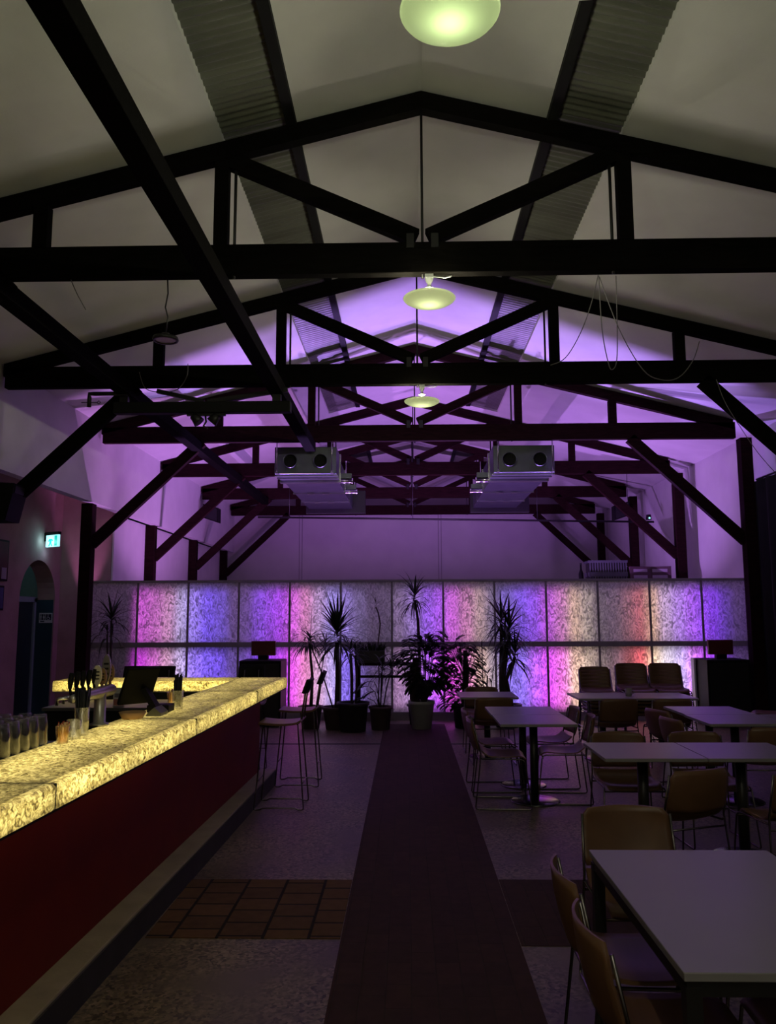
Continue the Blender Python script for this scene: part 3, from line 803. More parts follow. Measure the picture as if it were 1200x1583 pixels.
MB().tube([(-3.85, 0, 4.21), (-3.66, 0, 4.21), (-3.64, 0, 4.23), (-3.62, 0, 4.21), (-3.64, 0, 4.19), (-3.66, 0, 4.205)], 0.006, 6).build('hook', BLACK_M, t)
t = thing('spotlight_pair', 'two small black spotlights clamped under the projection screen case', 'spotlight', (-2.38, 9.32, 0))
MB().bb(-0.22, 0.24, -0.02, 0.02, 4.05, 4.082).build('clamp_bar', BLACK_M, t)
for s in (-1, 1):
    m = Matrix.Rotation(s * 0.7, 4, 'Y')
    MB().lathe([(0, 0.02), (0.05, 0.02), (0.055, -0.02), (0.07, -0.09), (0.06, -0.09), (0.0, -0.07)], (s * 0.13, 0, 4.04), 14, m).build('lamp_head', BLACK_M, t)
MB().tube([(0, 0, 4.05), (0.01, 0, 3.98), (-0.02, 0, 3.93), (0.03, 0, 3.90)], 0.012, 6).build('cable', BLACK_M, t)

t = thing('loudspeaker', 'black wedge loudspeaker below a knee brace above the arch', 'loudspeaker', (-4.72, 9.35, 0))
MB().prism([(0.15, -0.17, 3.235), (-0.30, -0.17, 3.265), (-0.30, -0.17, 2.80), (0.07, -0.17, 2.80), (0.14, -0.17, 3.12)], (0, 0.34, 0)).build('cabinet', BLACK, t)
MB().prism([(0.155, -0.14, 3.21), (0.145, -0.14, 3.125), (0.145, 0.14, 3.125), (0.155, 0.14, 3.21)], (0.006, 0, 0)).build('badge', BLACK_M, t)
MB().bb(-0.42, -0.30, -0.04, 0.04, 2.95, 3.05).build('bracket', BLACK_M, t)
for xs, lab in ((-4.62, 'small black loudspeaker high on a post on the arched wall side, near the end wall'), (5.05, 'small black loudspeaker high on a post on the curtain side, near the end wall')):
    s = -1 if xs < 0 else 1
    t = thing('loudspeaker', lab, 'loudspeaker', (xs, 18.85, 0), 0)
    MB().prism([(-s * 0.20, -0.14, 3.86), (s * 0.16, -0.14, 3.98), (s * 0.16, -0.14, 4.30), (-s * 0.20, -0.14, 4.20)], (0, 0.28, 0)).build('cabinet', BLACK, t)
    MB().prism([(-s * 0.17, -0.146, 3.89), (s * 0.13, -0.146, 3.99), (s * 0.13, -0.146, 4.27), (-s * 0.17, -0.146, 4.18)], (0, 0.006, 0)).build('grille', BLACK_M, t)
    MB().bb(s * 0.16, s * 0.22, -0.03, 0.2, 4.10, 4.18).build('bracket', BLACK_M, t)

t = thing('lighting_bar', 'long thin black bar hung across the hall before the end wall', 'lighting bar', (0, 17.75, 0))
MB().tube([(-3.30, 0, 3.86), (1.0, 0, 3.78), (5.45, 0, 3.70)], 0.022, 8).build('bar', BLACK_M, t)
for x in (-2.6, 0.15, 2.9, 4.9):
    z = 3.86 - (x + 3.3) * 0.0183
    MB().tube([(x, 0, z), (x, 0, cz(x) - 0.001)], 0.006, 6).build('suspension_wire', BLACK_M, t)
t = thing('stage_lamp', 'tiny fitting glinting cyan at the end of the long black bar', 'spotlight', (5.34, 17.75, 0))
MB().lathe([(0, 0.06), (0.05, 0.06), (0.06, -0.05), (0.05, -0.05), (0, -0.03)], (0, 0, 3.80), 14).build('lamp_head', BLACK_M, t)
MB().lathe([(0, 0), (0.022, 0)], (0.0, -0.062, 3.78), 12, Matrix.Rotation(PI / 2, 4, 'X')).build('lens', emis('cyan_led', (0.3, 1.0, 0.95), 1.2), t)

# cables on the curtain side
def cable(name, pts, r, label, m=None, sub=5):
    P = [Vector(p) for p in pts]; out = []
    for i in range(len(P) - 1):
        a, b_, c, d_ = P[max(i - 1, 0)], P[i], P[i + 1], P[min(i + 2, len(P) - 1)]
        for k in range(sub):
            t = k / sub
            out.append(0.5 * ((2 * b_) + (c - a) * t + (2 * a - 5 * b_ + 4 * c - d_) * t * t + (-a + 3 * b_ - 3 * c + d_) * t ** 3))
    out.append(P[-1])
    return tag(MB().tube(out, r, 6).build(name, m or BLACK_M), label, 'cable')


WIRE = mat('grey_cable_sheath', (0.16, 0.15, 0.15), 0.5)
y = 6.36
cable('hanging_cable', [(1.59, y, 4.46), (1.52, y, 4.20), (1.42, y, 3.95), (1.30, y, 3.76), (1.18, y, 3.70)], 0.004, 'thin cable looping from the near tie beam down towards the ventilation boxes', WIRE)
cable('hanging_cable', [(1.60, y + .02, 4.46), (1.61, y + .02, 4.0), (1.65, y + .02, 3.72), (1.68, y + .02, 3.665), (1.72, y + .02, 3.75), (1.735, y + .02, 4.1), (1.74, y + .02, 4.46)], 0.004, 'thin cable hanging in a narrow U below the near tie beam', WIRE)
cable('hanging_cable', [(1.61, y + .04, 4.46), (1.75, y + .04, 4.02), (1.93, y + .04, 3.67), (2.08, y + .04, 3.58), (2.22, y + .04, 3.60), (2.34, y + .04, 3.74), (2.40, y + .04, 3.9)], 0.004, 'thin cable in a wide swag below the near tie beam', WIRE)
cable('hanging_cable', [(3.70, 9.40, 4.46), (3.78, 9.40, 4.2), (3.92, 9.40, 3.93), (4.15, 9.40, 3.55), (4.40, 9.40, 3.24)], 0.004, 'thin cable trailing from a truss down to the black curtain', WIRE)
cable('hanging_cable', [(-2.76, 6.30, 4.46), (-2.70, 6.30, 4.33), (-2.62, 6.30, 4.19)], 0.004, 'short thin cable end dangling below the near tie beam', WIRE)
cable('hanging_cable', [(-3.22, 9.40, 4.62), (-3.14, 9.40, 4.42), (-2.95, 9.40, 4.37), (-2.75, 9.40, 4.40), (-2.64, 9.40, 4.56), (-2.63, 9.40, 4.72)], 0.005, 'pale cable drooping across the tie beam above the projection screen case', WIRE)

# ------------------------------------------------------------------ exit sign, toilet sign, pictures
t = thing('exit_sign', 'glowing green and white running man exit sign above the arch', 'sign', (AX + 0.02, 13.42, 2.94), 0)
EXW = emis('exit_sign_white', (0.36, 0.95, 1.0), 1.1); EXG = emis('exit_sign_green', (0.0, 0.62, 0.50), 0.9, (0.0, 0.3, 0.25))
m = Matrix.Rotation(-0.55, 4, 'Z')
MB().box((0.19, 0, 0), (0.34, 0.035, 0.20), 0, 0.004, m).build('light_box', EXW, t)
MB().box((0.19, 0, 0.125), (0.36, 0.06, 0.05), 0, 0.004, m).build('housing', BLACK, t)
MB().bb(-0.02, 0.03, -0.03, 0.03, 0.0, 0.14).build('bracket', BLACK, t)
b = MB()
f = -0.0205
b.box((0.295, f, 0), (0.07, 0.003, 0.17), 0, 0, m)                                    # doorway
b.box((0.155, f, -0.005), (0.05, 0.003, 0.08), 0, 0, m)                               # body
b.lathe([(0, 0), (0.020, 0)], (0.155, f - 0.034, 0.062), 14, Matrix.Rotation(PI / 2, 4, 'X'))
b.beam(m @ Vector((0.15, f, -0.03)), m @ Vector((0.115, f, -0.085)), 0.003, 0.022, side=(0.2, 1, 0)); b.beam(m @ Vector((0.16, f, -0.03)), m @ Vector((0.195, f, -0.085)), 0.003, 0.022, side=(0.2, 1, 0))
b.beam(m @ Vector((0.135, f, 0.03)), m @ Vector((0.10, f, -0.01)), 0.003, 0.018, side=(0.2, 1, 0)); b.beam(m @ Vector((0.175, f, 0.03)), m @ Vector((0.215, f, 0.0)), 0.003, 0.018, side=(0.2, 1, 0))
b.build('running_man', EXG, t)
point((AX + 0.10, 13.25, 2.93), 0.7, (0.45, 0.95, 1.0), 0.04)
point((AX + 0.12, 13.42, 2.74), 0.5, (0.5, 0.75, 1.0), 0.04)

t = thing('toilet_sign', 'small white toilet sign with figure symbols on the teal jamb of the arch', 'sign', (-6.235, 13.90, 1.66), 0)
SGW = mat('white_sign_plate', (0.62, 0.66, 0.68), 0.4); SGB = mat('navy_sign_ink', (0.01, 0.015, 0.05), 0.4)
MB().bb(-0.115, 0.115, -0.004, 0.004, -0.085, 0.085, 0.003).build('plate', SGW, t)
b = MB(); b.bb(-0.10, -0.005, -0.008, -0.004, -0.035, 0.065); b.bb(0.005, 0.10, -0.008, -0.004, -0.035, 0.065); b.build('symbol_ground', SGB, t)
b = MB()
for x in (-0.078, -0.028):
    b.lathe([(0, 0), (0.010, 0)], (x, -0.010, 0.050), 12, Matrix.Rotation(PI / 2, 4, 'X'))
    b.poly([(x - 0.012, -0.010, 0.036), (x + 0.012, -0.010, 0.036), (x + (0.016 if x > -0.05 else 0.009), -0.010, 0.0), (x - (0.016 if x > -0.05 else 0.009), -0.010, 0.0)])
    b.bb(x - 0.008, x - 0.001, -0.0105, -0.0095, -0.028, 0.0); b.bb(x + 0.001, x + 0.008, -0.0105, -0.0095, -0.028, 0.0)
b.lathe([(0, 0), (0.009, 0)], (0.045, -0.010, 0.050), 12, Matrix.Rotation(PI / 2, 4, 'X'))
b.tube([(0.046, -0.0105, 0.038), (0.048, -0.0105, 0.008), (0.070, -0.0105, 0.006), (0.080, -0.0105, -0.02)], 0.0045, 6)
b.tube([(0.05 + 0.024 * math.cos(a), -0.0105, -0.004 + 0.024 * math.sin(a)) for a in [1.9 + i * 0.42 for i in range(11)]], 0.003, 5)
b.build('pictogram', SGW, t)
b = MB(); b.bb(-0.09, -0.02, -0.008, -0.004, -0.068, -0.050); b.build('caption_bar', SGB, t)


def poster(label, y0, y1, z0, z1, m1, extra=None):
    t = thing('wall_poster', label, 'poster', (AX, 0, 0), 0)
    MB().bb(0.0, 0.03, y0, y1, z0, z1, 0.004).build('frame', BLACK, t)
    MB().bb(0.028, 0.034, y0 + 0.03, y1 - 0.03, z0 + 0.03, z1 - 0.03).build('print', m1, t)
    if extra:
        MB().bb(0.033, 0.038, *extra[:4]).build('motif', extra[4], t)
    return t


PM = mat('maroon_print', (0.09, 0.012, 0.018), 0.6, noise=0.3, scale=3); PB = mat('blue_print', (0.05, 0.05, 0.16), 0.6, noise=0.3, scale=3)
PR = mat('red_print', (0.22, 0.015, 0.02), 0.6, noise=0.3, scale=3); PW_ = mat('pale_print', (0.35, 0.30, 0.33), 0.6)
poster('maroon poster with a pale corner on the dusky wall beside the arch', 11.30, 12.16, 2.22, 2.84, PM, (11.95, 12.10, 2.25, 2.42, PW_))
poster('blue poster below the maroon one on the dusky wall', 11.30, 12.08, 1.78, 2.15, PB)
poster('red poster lowest on the dusky wall, by the frame edge', 11.30, 12.0, 0.95, 1.62, PR)

# ------------------------------------------------------------------ cabinets with a dark red box on top
def podium(x, side):
    t = thing('speaker_cabinet', 'big black cabinet before the backlit screen, ' + side, 'cabinet', (x, 12.85, 0))
    MB().bb(-0.325, 0.325, -0.30, 0.30, 0.03, 1.0, 0.012).build('case', BLACK, t)
    MB().bb(-0.29, 0.29, -0.308, -0.30, 0.08, 0.95).build('grille', BLACK_M, t)
    for s in (-1, 1):
        MB().bb(s * 0.25 - 0.05, s * 0.25 + 0.05, -0.25, 0.25, 0, 0.03).build('foot', BLACK, t)
    if x > 0:
        MB().bb(-0.365, -0.335, 0.16, 0.30, 0.0, 1.0, 0.004).build('lit_edge_strip', mat('pale_lit_edge', (0.5, 0.5, 0.52), 0.5), t)  # pale strip added to stand in for the lit edge of the panels
    s_ = thing('display_screen', 'dark red rectangular box on a short stand, on the black cabinet ' + side, 'display', (x + (0.0 if x > 0 else 0.0), 12.85, 1.0))
    MB().bb(-0.19, 0.19, -0.03, 0.03, 0.065, 0.29, 0.006).build('casing', DKRED, s_)
    MB().bb(-0.08, 0.08, -0.05, 0.05, 0.0, 0.07, 0.004).build('stand', BLACK, s_)


podium(-2.262, 'behind the bar end'); podium(4.885, 'beside the black curtain')

# ------------------------------------------------------------------ plants
def pot(t, m, r0, r1, h, n=28, rim=0.02):
    MB().lathe([(0, 0.0), (r0, 0.0), (r0 + (r1 - r0) * 0.9, h * 0.88), (r1 + rim * 0.4, h * 0.885), (r1 + rim, h * 0.90), (r1 + rim, h), (r1 - 0.012, h), (r1 - 0.02, h - 0.05)], n=n).build('pot', m, t)
    MB().lathe([(0, h - 0.045), (r1 - 0.015, h - 0.05)], n=n).build('soil', SOIL, t)


def rosette(b, c, rng, n, L, w_, up=(0.1, 1.0), droop=(0.6, 2.0), tall=0.15):
    """crown of strap leaves around c"""
    c = Vector(c)
    for i in range(n):
        u = (i + 0.5) / n
        a = i * 2.399963 + rng.uniform(-0.25, 0.25); e = up[1] - (up[1] - up[0]) * u ** 0.75
        d = Vector((math.cos(a) * math.cos(e * 1.45), math.sin(a) * math.cos(e * 1.45), math.sin(e * 1.45)))
        b.leaf(c + Vector((0, 0, tall * (0.6 - u))), d, L * rng.uniform(0.85, 1.15), w_ * rng.uniform(0.85, 1.15), droop[0] + (droop[1] - droop[0]) * u * rng.uniform(0.7, 1.2), 7)


def lobed_leaf(b, p, d, L, W, rng, droop=0.8, lobes=6):
    """leaf cut into fingers along a midrib"""
    p = Vector(p); d = Vector(d).normalized(); s = d.cross(Vector((0, 0, 1)))
    s = s.normalized() if s.length > 1e-3 else Vector((1, 0, 0))
    b.leaf(p, d, L * 1.1, W * 0.26, droop, 6, 0.05)
    q = Vector(p); dd = Vector(d)
    for k in range(lobes):
        q = q + dd * (L / (lobes + 0.5)); dd = (dd + Vector((0, 0, -1)) * droop / lobes).normalized()
        f = math.sin(PI * (k + 0.8) / (lobes + 0.8)) * 0.55 + 0.45
        for sg in (-1, 1):
            b.leaf(q, s * sg * 0.85 + dd * 0.65 + Vector((0, 0, 0.12)), W * 0.68 * f, W * 0.19, 0.7, 4, 0.05)


def plant(name, label, x, y):
    return thing(name, label, 'plant', (x, y, 0))


R = random.Random
# behind the bar return
t = plant('dracaena', 'slim dracaena with drooping strap leaves, behind the beer tap', -4.76, 13.0)
pot(t, POT_B, 0.14, 0.18, 0.30)
MB().tube([(0, 0, 0.26), (0.02, 0, 0.8), (0.0, 0, 1.62)], [0.022, 0.02, 0.016]).tube([(0.02, 0, 0.28), (-0.03, 0.02, 0.7), (-0.06, 0, 1.40)], [0.02, 0.017, 0.012]).build('trunk', BARK, t)
b = MB(); rosette(b, (0, 0, 1.62), R(3), 30, 0.46, 0.042, (-0.1, 1.0), (0.6, 2.4)); rosette(b, (-0.06, 0, 1.38), R(5), 16, 0.45, 0.034, (-0.1, 0.6), (1.5, 3.0)); b.build('foliage', LEAF, t)
# by the bar end
t = plant('dracaena', 'thin dracaena with mop head in a brown pot, behind the bar stools', -1.46, 12.45)
pot(t, POT_C, 0.13, 0.175, 0.33)
MB().tube([(0.0, 0, 0.28), (0.02, 0, 0.75), (-0.03, 0, 1.26)], [0.028, 0.022, 0.018]).tube([(0.08, 0, 0.28), (0.13, 0, 0.7), (0.22, 0, 1.2)], 0.007).tube([(-0.02, 0, 1.26), (0.0, 0, 1.80)], [0.006, 0.002]).build('trunk', BARK, t)
b = MB(); rosette(b, (-0.03, 0, 1.27), R(7), 46, 0.42, 0.034, (-0.1, 0.55), (1.8, 3.4)); rosette(b, (0.22, 0, 1.20), R(8), 12, 0.34, 0.02, (0.0, 0.9), (1.0, 2.5))
b.build('foliage', LEAF, t)
t = plant('yucca', 'yucca with a big spiky upright crown in a round brown pot', -1.06, 12.38)
pot(t, POT_C, 0.16, 0.215, 0.33)
MB().tube([(0.0, 0, 0.28), (0.01, 0, 0.7), (0.0, 0, 1.28)], [0.04, 0.034, 0.03]).tube([(-0.05, 0, 0.28), (-0.22, 0.02, 0.8), (-0.42, 0.04, 1.26)], 0.010).build('trunk', BARK, t)
b = MB(); rosette(b, (0, 0, 1.36), R(11), 78, 0.54, 0.046, (-0.3, 1.0), (0.2, 2.0), 0.3); b.build('foliage', LEAF, t)
t = plant('cane_plant', 'bare reddish canes in the widest black pot, beside the wooden stand', -0.80, 12.15)
pot(t, POT_B, 0.185, 0.225, 0.42)
MB().tube([(-0.02, 0, 0.36), (-0.02, 0, 0.8), (-0.04, 0, 1.12)], 0.022).tube([(0.04, 0.03, 0.36), (0.05, 0.03, 0.8), (0.03, 0.03, 1.1)], 0.016).build('trunk', BARK, t)
b = MB(); rosette(b, (-0.04, 0, 1.12), R(13), 22, 0.34, 0.03, (-0.2, 0.8), (0.8, 2.6)); rosette(b, (0.03, 0.03, 1.1), R(14), 14, 0.26, 0.03, (-0.2, 0.8), (0.8, 2.6)); b.build('foliage', LEAF, t)
# wooden stand with the planter box
t = thing('plant_stand', 'tall narrow reddish wooden stand among the potted plants', 'stand', (-0.36, 12.95, 0))
for sx in (-0.41, 0.43):
    for sy in (-0.10, 0.10):
        MB().bb(sx - 0.03, sx + 0.03, sy - 0.025, sy + 0.025, 0, 0.905, 0.004).build('leg', TIMBER2, t)
MB().bb(-0.46, 0.48, -0.14, 0.14, 0.905, 0.945, 0.004).build('top', TIMBER2, t)
MB().bb(-0.41, 0.43, 0.09, 0.11, 0.70, 0.74).build('stretcher', TIMBER2, t)
t = thing('planter_box', 'black planter box of short spiky leaves on the wooden stand', 'plant', (-0.58, 12.95, 0.945))
b = MB(); b.bb(-0.23, 0.23, -0.11, 0.11, 0, 0.19, 0.006); b.build('box', POT_B, t)
rr = R(21); b = MB()
for i in range(150):
    a = rr.uniform(0, 2 * PI); x = rr.uniform(-0.22, 0.22)
    b.leaf((x, rr.uniform(-0.09, 0.09), 0.18), (math.cos(a) * 0.45 + x * 2.2, math.sin(a) * 0.5, 1.0), rr.uniform(0.10, 0.19), 0.022, 0.8, 4)
b.build('foliage', LEAF, t)
t = plant('dracaena', 'single tall thin stem with a tiny tuft of leaves, rising behind the planter box', -0.50, 13.20)
pot(t, POT_B, 0.07, 0.085, 0.22)
MB().tube([(0.03, 0, 0.18), (0.05, 0, 0.7), (0.03, 0, 1.2), (0.07, 0, 1.55), (0.04, 0, 1.72), (0.0, 0, 1.82)], 0.010).build('trunk', BARK, t)
b = MB(); rosette(b, (0.0, 0, 1.82), R(23), 9, 0.20, 0.016, (0.1, 1.0), (0.8, 2.4)); rosette(b, (0.07, 0, 1.60), R(24), 4, 0.14, 0.012, (0.1, 0.8), (1.5, 2.6)); b.build('foliage', LEAF, t)
t = plant('parlour_palm', 'small palm with broad fingered leaves in a brown tapered pot', -0.40, 12.32)
pot(t, POT_C, 0.135, 0.165, 0.34)
b = MB(); rr = R(27)
stems = []
for (dx, dz, L, W) in [(-0.16, 0.62, 0.24, 0.26), (-0.20, 0.46, 0.22, 0.24), (-0.10, 0.70, 0.22, 0.22), (-0.22, 0.33, 0.20, 0.2), (-0.05, 0.55, 0.22, 0.22)]:
    stems.append((dx, dz)); lobed_leaf(b, (dx, rr.uniform(-.05, .05), dz), (-1, rr.uniform(-.4, .4), 0.1), L, W, rr, 1.0, 5)
rosette(b, (0.03, 0, 0.83), R(28), 24, 0.34, 0.026, (-0.1, 0.8), (1.4, 3.2)); rosette(b, (0.16, 0.02, 0.86), R(29), 18, 0.30, 0.026, (-0.1, 0.8), (1.2, 3.0))
b.build('foliage', LEAF, t)
b = MB()
for dx, dz in stems:
    b.tube([(dx * 0.1, 0, 0.30), (dx * 0.5, 0, dz * 0.8 + 0.05), (dx, 0, dz)], 0.006, 6)
b.tube([(0.0, 0, 0.30), (0.02, 0, 0.84)], 0.012, 6).tube([(0.04, 0, 0.30), (0.09, 0, 0.6), (0.16, 0.02, 0.86)], 0.010, 6)
b.build('stem', BARK, t)
# big plant in the pale pot
t = plant('philodendron', 'large dense philodendron with a thick dark stump in the pale grey pot', 0.215, 12.42)
pot(t, POT_W, 0.145, 0.195, 0.41, rim=0.008)
MB().tube([(-0.09, 0, 0.36), (-0.09, 0, 0.7), (-0.08, 0, 1.05)], [0.065, 0.06, 0.05], 12).build('stump', BARK, t)
b = MB(); rr = R(31); stems = []
for i in range(190):
    a = i * 2.399963; q = rr.uniform(-1, 1); rad = math.sqrt(1 - q * q) * rr.uniform(0.45, 1.0)
    c0 = Vector((0.05 + math.cos(a) * rad * 0.30, math.sin(a) * rad * 0.22, 0.98 + 0.36 * q))
    d = Vector((math.cos(a), math.sin(a) * 0.7, 0.25 + 0.5 * q))
    lobed_leaf(b, c0, d, rr.uniform(0.16, 0.24), rr.uniform(0.16, 0.23), rr, 1.0, 7)
    if i % 3 == 0: stems.append(c0)
for (dx, dz) in [(0.25, 0.68), (0.33, 0.85), (-0.34, 0.98), (-0.40, 1.08), (0.28, 0.55), (0.05, 0.7), (0.14, 0.62)]:
    c0 = Vector((dx, rr.uniform(-.1, .1), dz)); lobed_leaf(b, c0, (1 if dx > 0 else -1, rr.uniform(-.5, .5), 0.3), 0.22, 0.22, rr, 1.0, 5); stems.append(c0)
b.build('foliage', LEAF, t)
b = MB()
for c0 in stems[::3]:
    b.tube([(0.03 + c0.x * 0.15, c0.y * 0.2, 0.38), (c0.x * 0.6 + 0.03, c0.y * 0.6, 0.35 + (c0.z - 0.35) * 0.6), tuple(c0)], 0.006, 5)
b.build('stem', BARK, t)
t = plant('yucca', 'tall yucca whose small crown tops all the other plants, behind the pale pot', 0.16, 12.98)
pot(t, POT_B, 0.12, 0.15, 0.30)
MB().tube([(0.02, 0, 0.25), (0.04, 0, 1.0), (0.02, 0, 1.6), (-0.03, 0, 1.93)], [0.03, 0.026, 0.022, 0.018]).build('trunk', BARK, t)
b = MB(); rosette(b, (-0.03, 0, 1.93), R(37), 36, 0.42, 0.036, (-0.25, 0.95), (0.9, 3.0), 0.2); b.build('foliage', LEAF, t)
t = plant('philodendron', 'leafy philodendron in a black pot next to the pale pot', 0.86, 12.55)
pot(t, POT_B, 0.14, 0.17, 0.34)
b = MB(); rr = R(41); stems = []
for i in range(190):
    a = i * 2.399963; z = rr.uniform(0.28, 1.26); rad = rr.uniform(0.04, 0.22) * (1.15 - 0.45 * abs(z - 0.8))
    c0 = Vector((math.cos(a) * rad - 0.02, math.sin(a) * rad * 0.8, z)); d = Vector((math.cos(a), math.sin(a) * 0.7, 0.3))
    lobed_leaf(b, c0, d, rr.uniform(0.13, 0.20), rr.uniform(0.14, 0.21), rr, 1.2, 6)
    if i % 3 == 0: stems.append(c0)
for (dx, dz) in [(-0.28, 1.24), (-0.22, 1.30), (-0.12, 1.28), (-0.36, 1.16)]:
    c0 = Vector((dx, 0, dz)); lobed_leaf(b, c0, (-0.5 if dx < -.2 else 0.7, 0.2, 0.8), 0.22, 0.24, rr, 0.9, 5); stems.append(c0)
b.build('foliage', LEAF, t)
b = MB(); b.tube([(0, 0, 0.28), (0.04, 0, 0.8), (0.03, 0, 1.15)], [0.045, 0.05, 0.03], 10)
for c0 in stems[::2]:
    b.tube([(0.02, 0, 0.3 + (c0.z - 0.3) * 0.5), tuple(c0)], 0.006, 5)
b.build('stem', BARK, t)
t = plant('dracaena', 'wide dracaena with several spiky heads, behind the small white table', 1.52, 12.60)
pot(t, POT_B, 0.17, 0.21, 0.34)
b = MB(); heads = [(-0.06, 0.0, 1.55, 0.46, 26), (0.06, 0.05, 1.42, 0.50, 30), (-0.02, -0.04, 1.24, 0.44, 24), (0.14, 0.0, 1.05, 0.42, 24)]
for k, (hx, hy, hz, L, n) in enumerate(heads):
    rosette(b, (hx, hy, hz), R(43 + k), int(n * 1.35), L * 1.08, 0.040, (-0.35, 0.95), (0.4, 2.3), 0.2)
b.build('foliage', LEAF, t)
b = MB()
for k, (hx, hy, hz, L, n) in enumerate(heads):
    b.tube([(-0.08 + 0.05 * k, hy, 0.30), (-0.06 + hx * 0.4, hy, 0.7), (hx, hy, hz)], [0.035, 0.03, 0.024], 8)
b.build('trunk', BARK, t)
t = plant('young_plant', 'pale thin stems with small leaves between the leafy philodendron and the wide dracaena', 1.20, 12.90)
pot(t, POT_C, 0.10, 0.13, 0.28)
b = MB(); rr = R(51)
rosette(b, (0.06, 0, 0.72), R(52), 14, 0.34, 0.020, (0.1, 0.6), (1.8, 3.2))
for i in range(7):
    z = 0.75 + 0.08 * i; b.leaf((-0.02, 0, z), (1 if i % 2 else -1, 0.2, 0.4), 0.09, 0.05, 0.8, 4)
b.leaf((0.16, 0, 0.86), (0.1, 0, 1), 0.14, 0.055, 0.3, 5)
b.build('foliage', LEAF, t)
MB().tube([(0, 0, 0.24), (-0.01, 0, 0.7), (-0.02, 0, 1.28)], 0.008, 6).tube([(0.03, 0, 0.24), (0.06, 0, 0.74)], 0.012, 6).tube([(0.06, 0, 0.24), (0.12, 0, 0.6), (0.16, 0, 0.88)], 0.007, 6).build('stem', BARK, t)

# ------------------------------------------------------------------ tables
def pedestal_table(label, x, y, base=True, group='small square pedestal tables'):
    t = thing('pedestal_table', label, 'table', (x, y, 0), 0, group)
    MB().bb(-0.343, 0.343, -0.343, 0.343, 0.708, 0.732, 0.003).build('tabletop', TOP, t)
    MB().bb(-0.15, 0.15, -0.15, 0.15, 0.695, 0.708).build('mounting_plate', BLACK_M, t)
    MB().lathe([(0, 0.02), (0.038, 0.02), (0.038, 0.695), (0, 0.695)], n=20).build('column', BLACK_M, t)
    MB().lathe([(0, 0), (0.225, 0), (0.228, 0.006), (0.215, 0.013), (0.05, 0.022), (0, 0.022)], n=36).build('base_disc', DISC, t)
    return t


TP = [(1.165, 7.68, 'white square table by the brick path, the half of the pair closer to the camera'),
      (1.160, 8.375, 'white square table by the brick path, the half of the pair closer to the plants'),
      (0.965, 10.02, 'small white table standing alone in front of the wide dracaena'),
      (1.675, 5.975, 'white square table behind the large rectangular one, the half beside the path'),
      (2.368, 5.975, 'white square table behind the large rectangular one, the half away from the path'),
      (2.32, 9.88, 'white table before the stacked chairs, the half with a small cup on it'),
      (3.01, 9.88, 'white table before the stacked chairs, the half closer to the black cabinet'),
      (3.035, 8.39, 'violet lit white table behind another, in front of the big black cabinet'),
      (3.015, 7.695, 'white table whose corner points at the path, in the row before the curtain'),
      (3.705, 7.695, 'white table closest to the black curtain')]
for x, y, lab in TP:
    pedestal_table(lab, x, y)

t = thing('dining_table', 'large white rectangular table with four square black legs', 'table', (1.112, 2.925, 0), 0)
X, Y = 0.365, 0.578
MB().bb(-X, X, -Y, Y, 0.708, 0.732, 0.003).build('tabletop', TOP, t)
b = MB(); b.bb(-X + 0.01, X - 0.01, -Y + 0.012, -Y + 0.037, 0.665, 0.708); b.bb(-X + 0.01, X - 0.01, Y - 0.037, Y - 0.012, 0.665, 0.708)
b.bb(-X + 0.008, -X + 0.033, -Y + 0.03, Y - 0.03, 0.665, 0.708); b.bb(X - 0.033, X - 0.008, -Y + 0.03, Y - 0.03, 0.665, 0.708)
b.build('apron_frame', BLACK_M, t)
for sx in (-1, 1):
    for sy in (-1, 1):
        MB().bb(sx * (X - 0.028) - 0.022, sx * (X - 0.028) + 0.022, sy * (Y - 0.030) - 0.022, sy * (Y - 0.030) + 0.022, 0, 0.69).build('leg', BLACK_M, t)


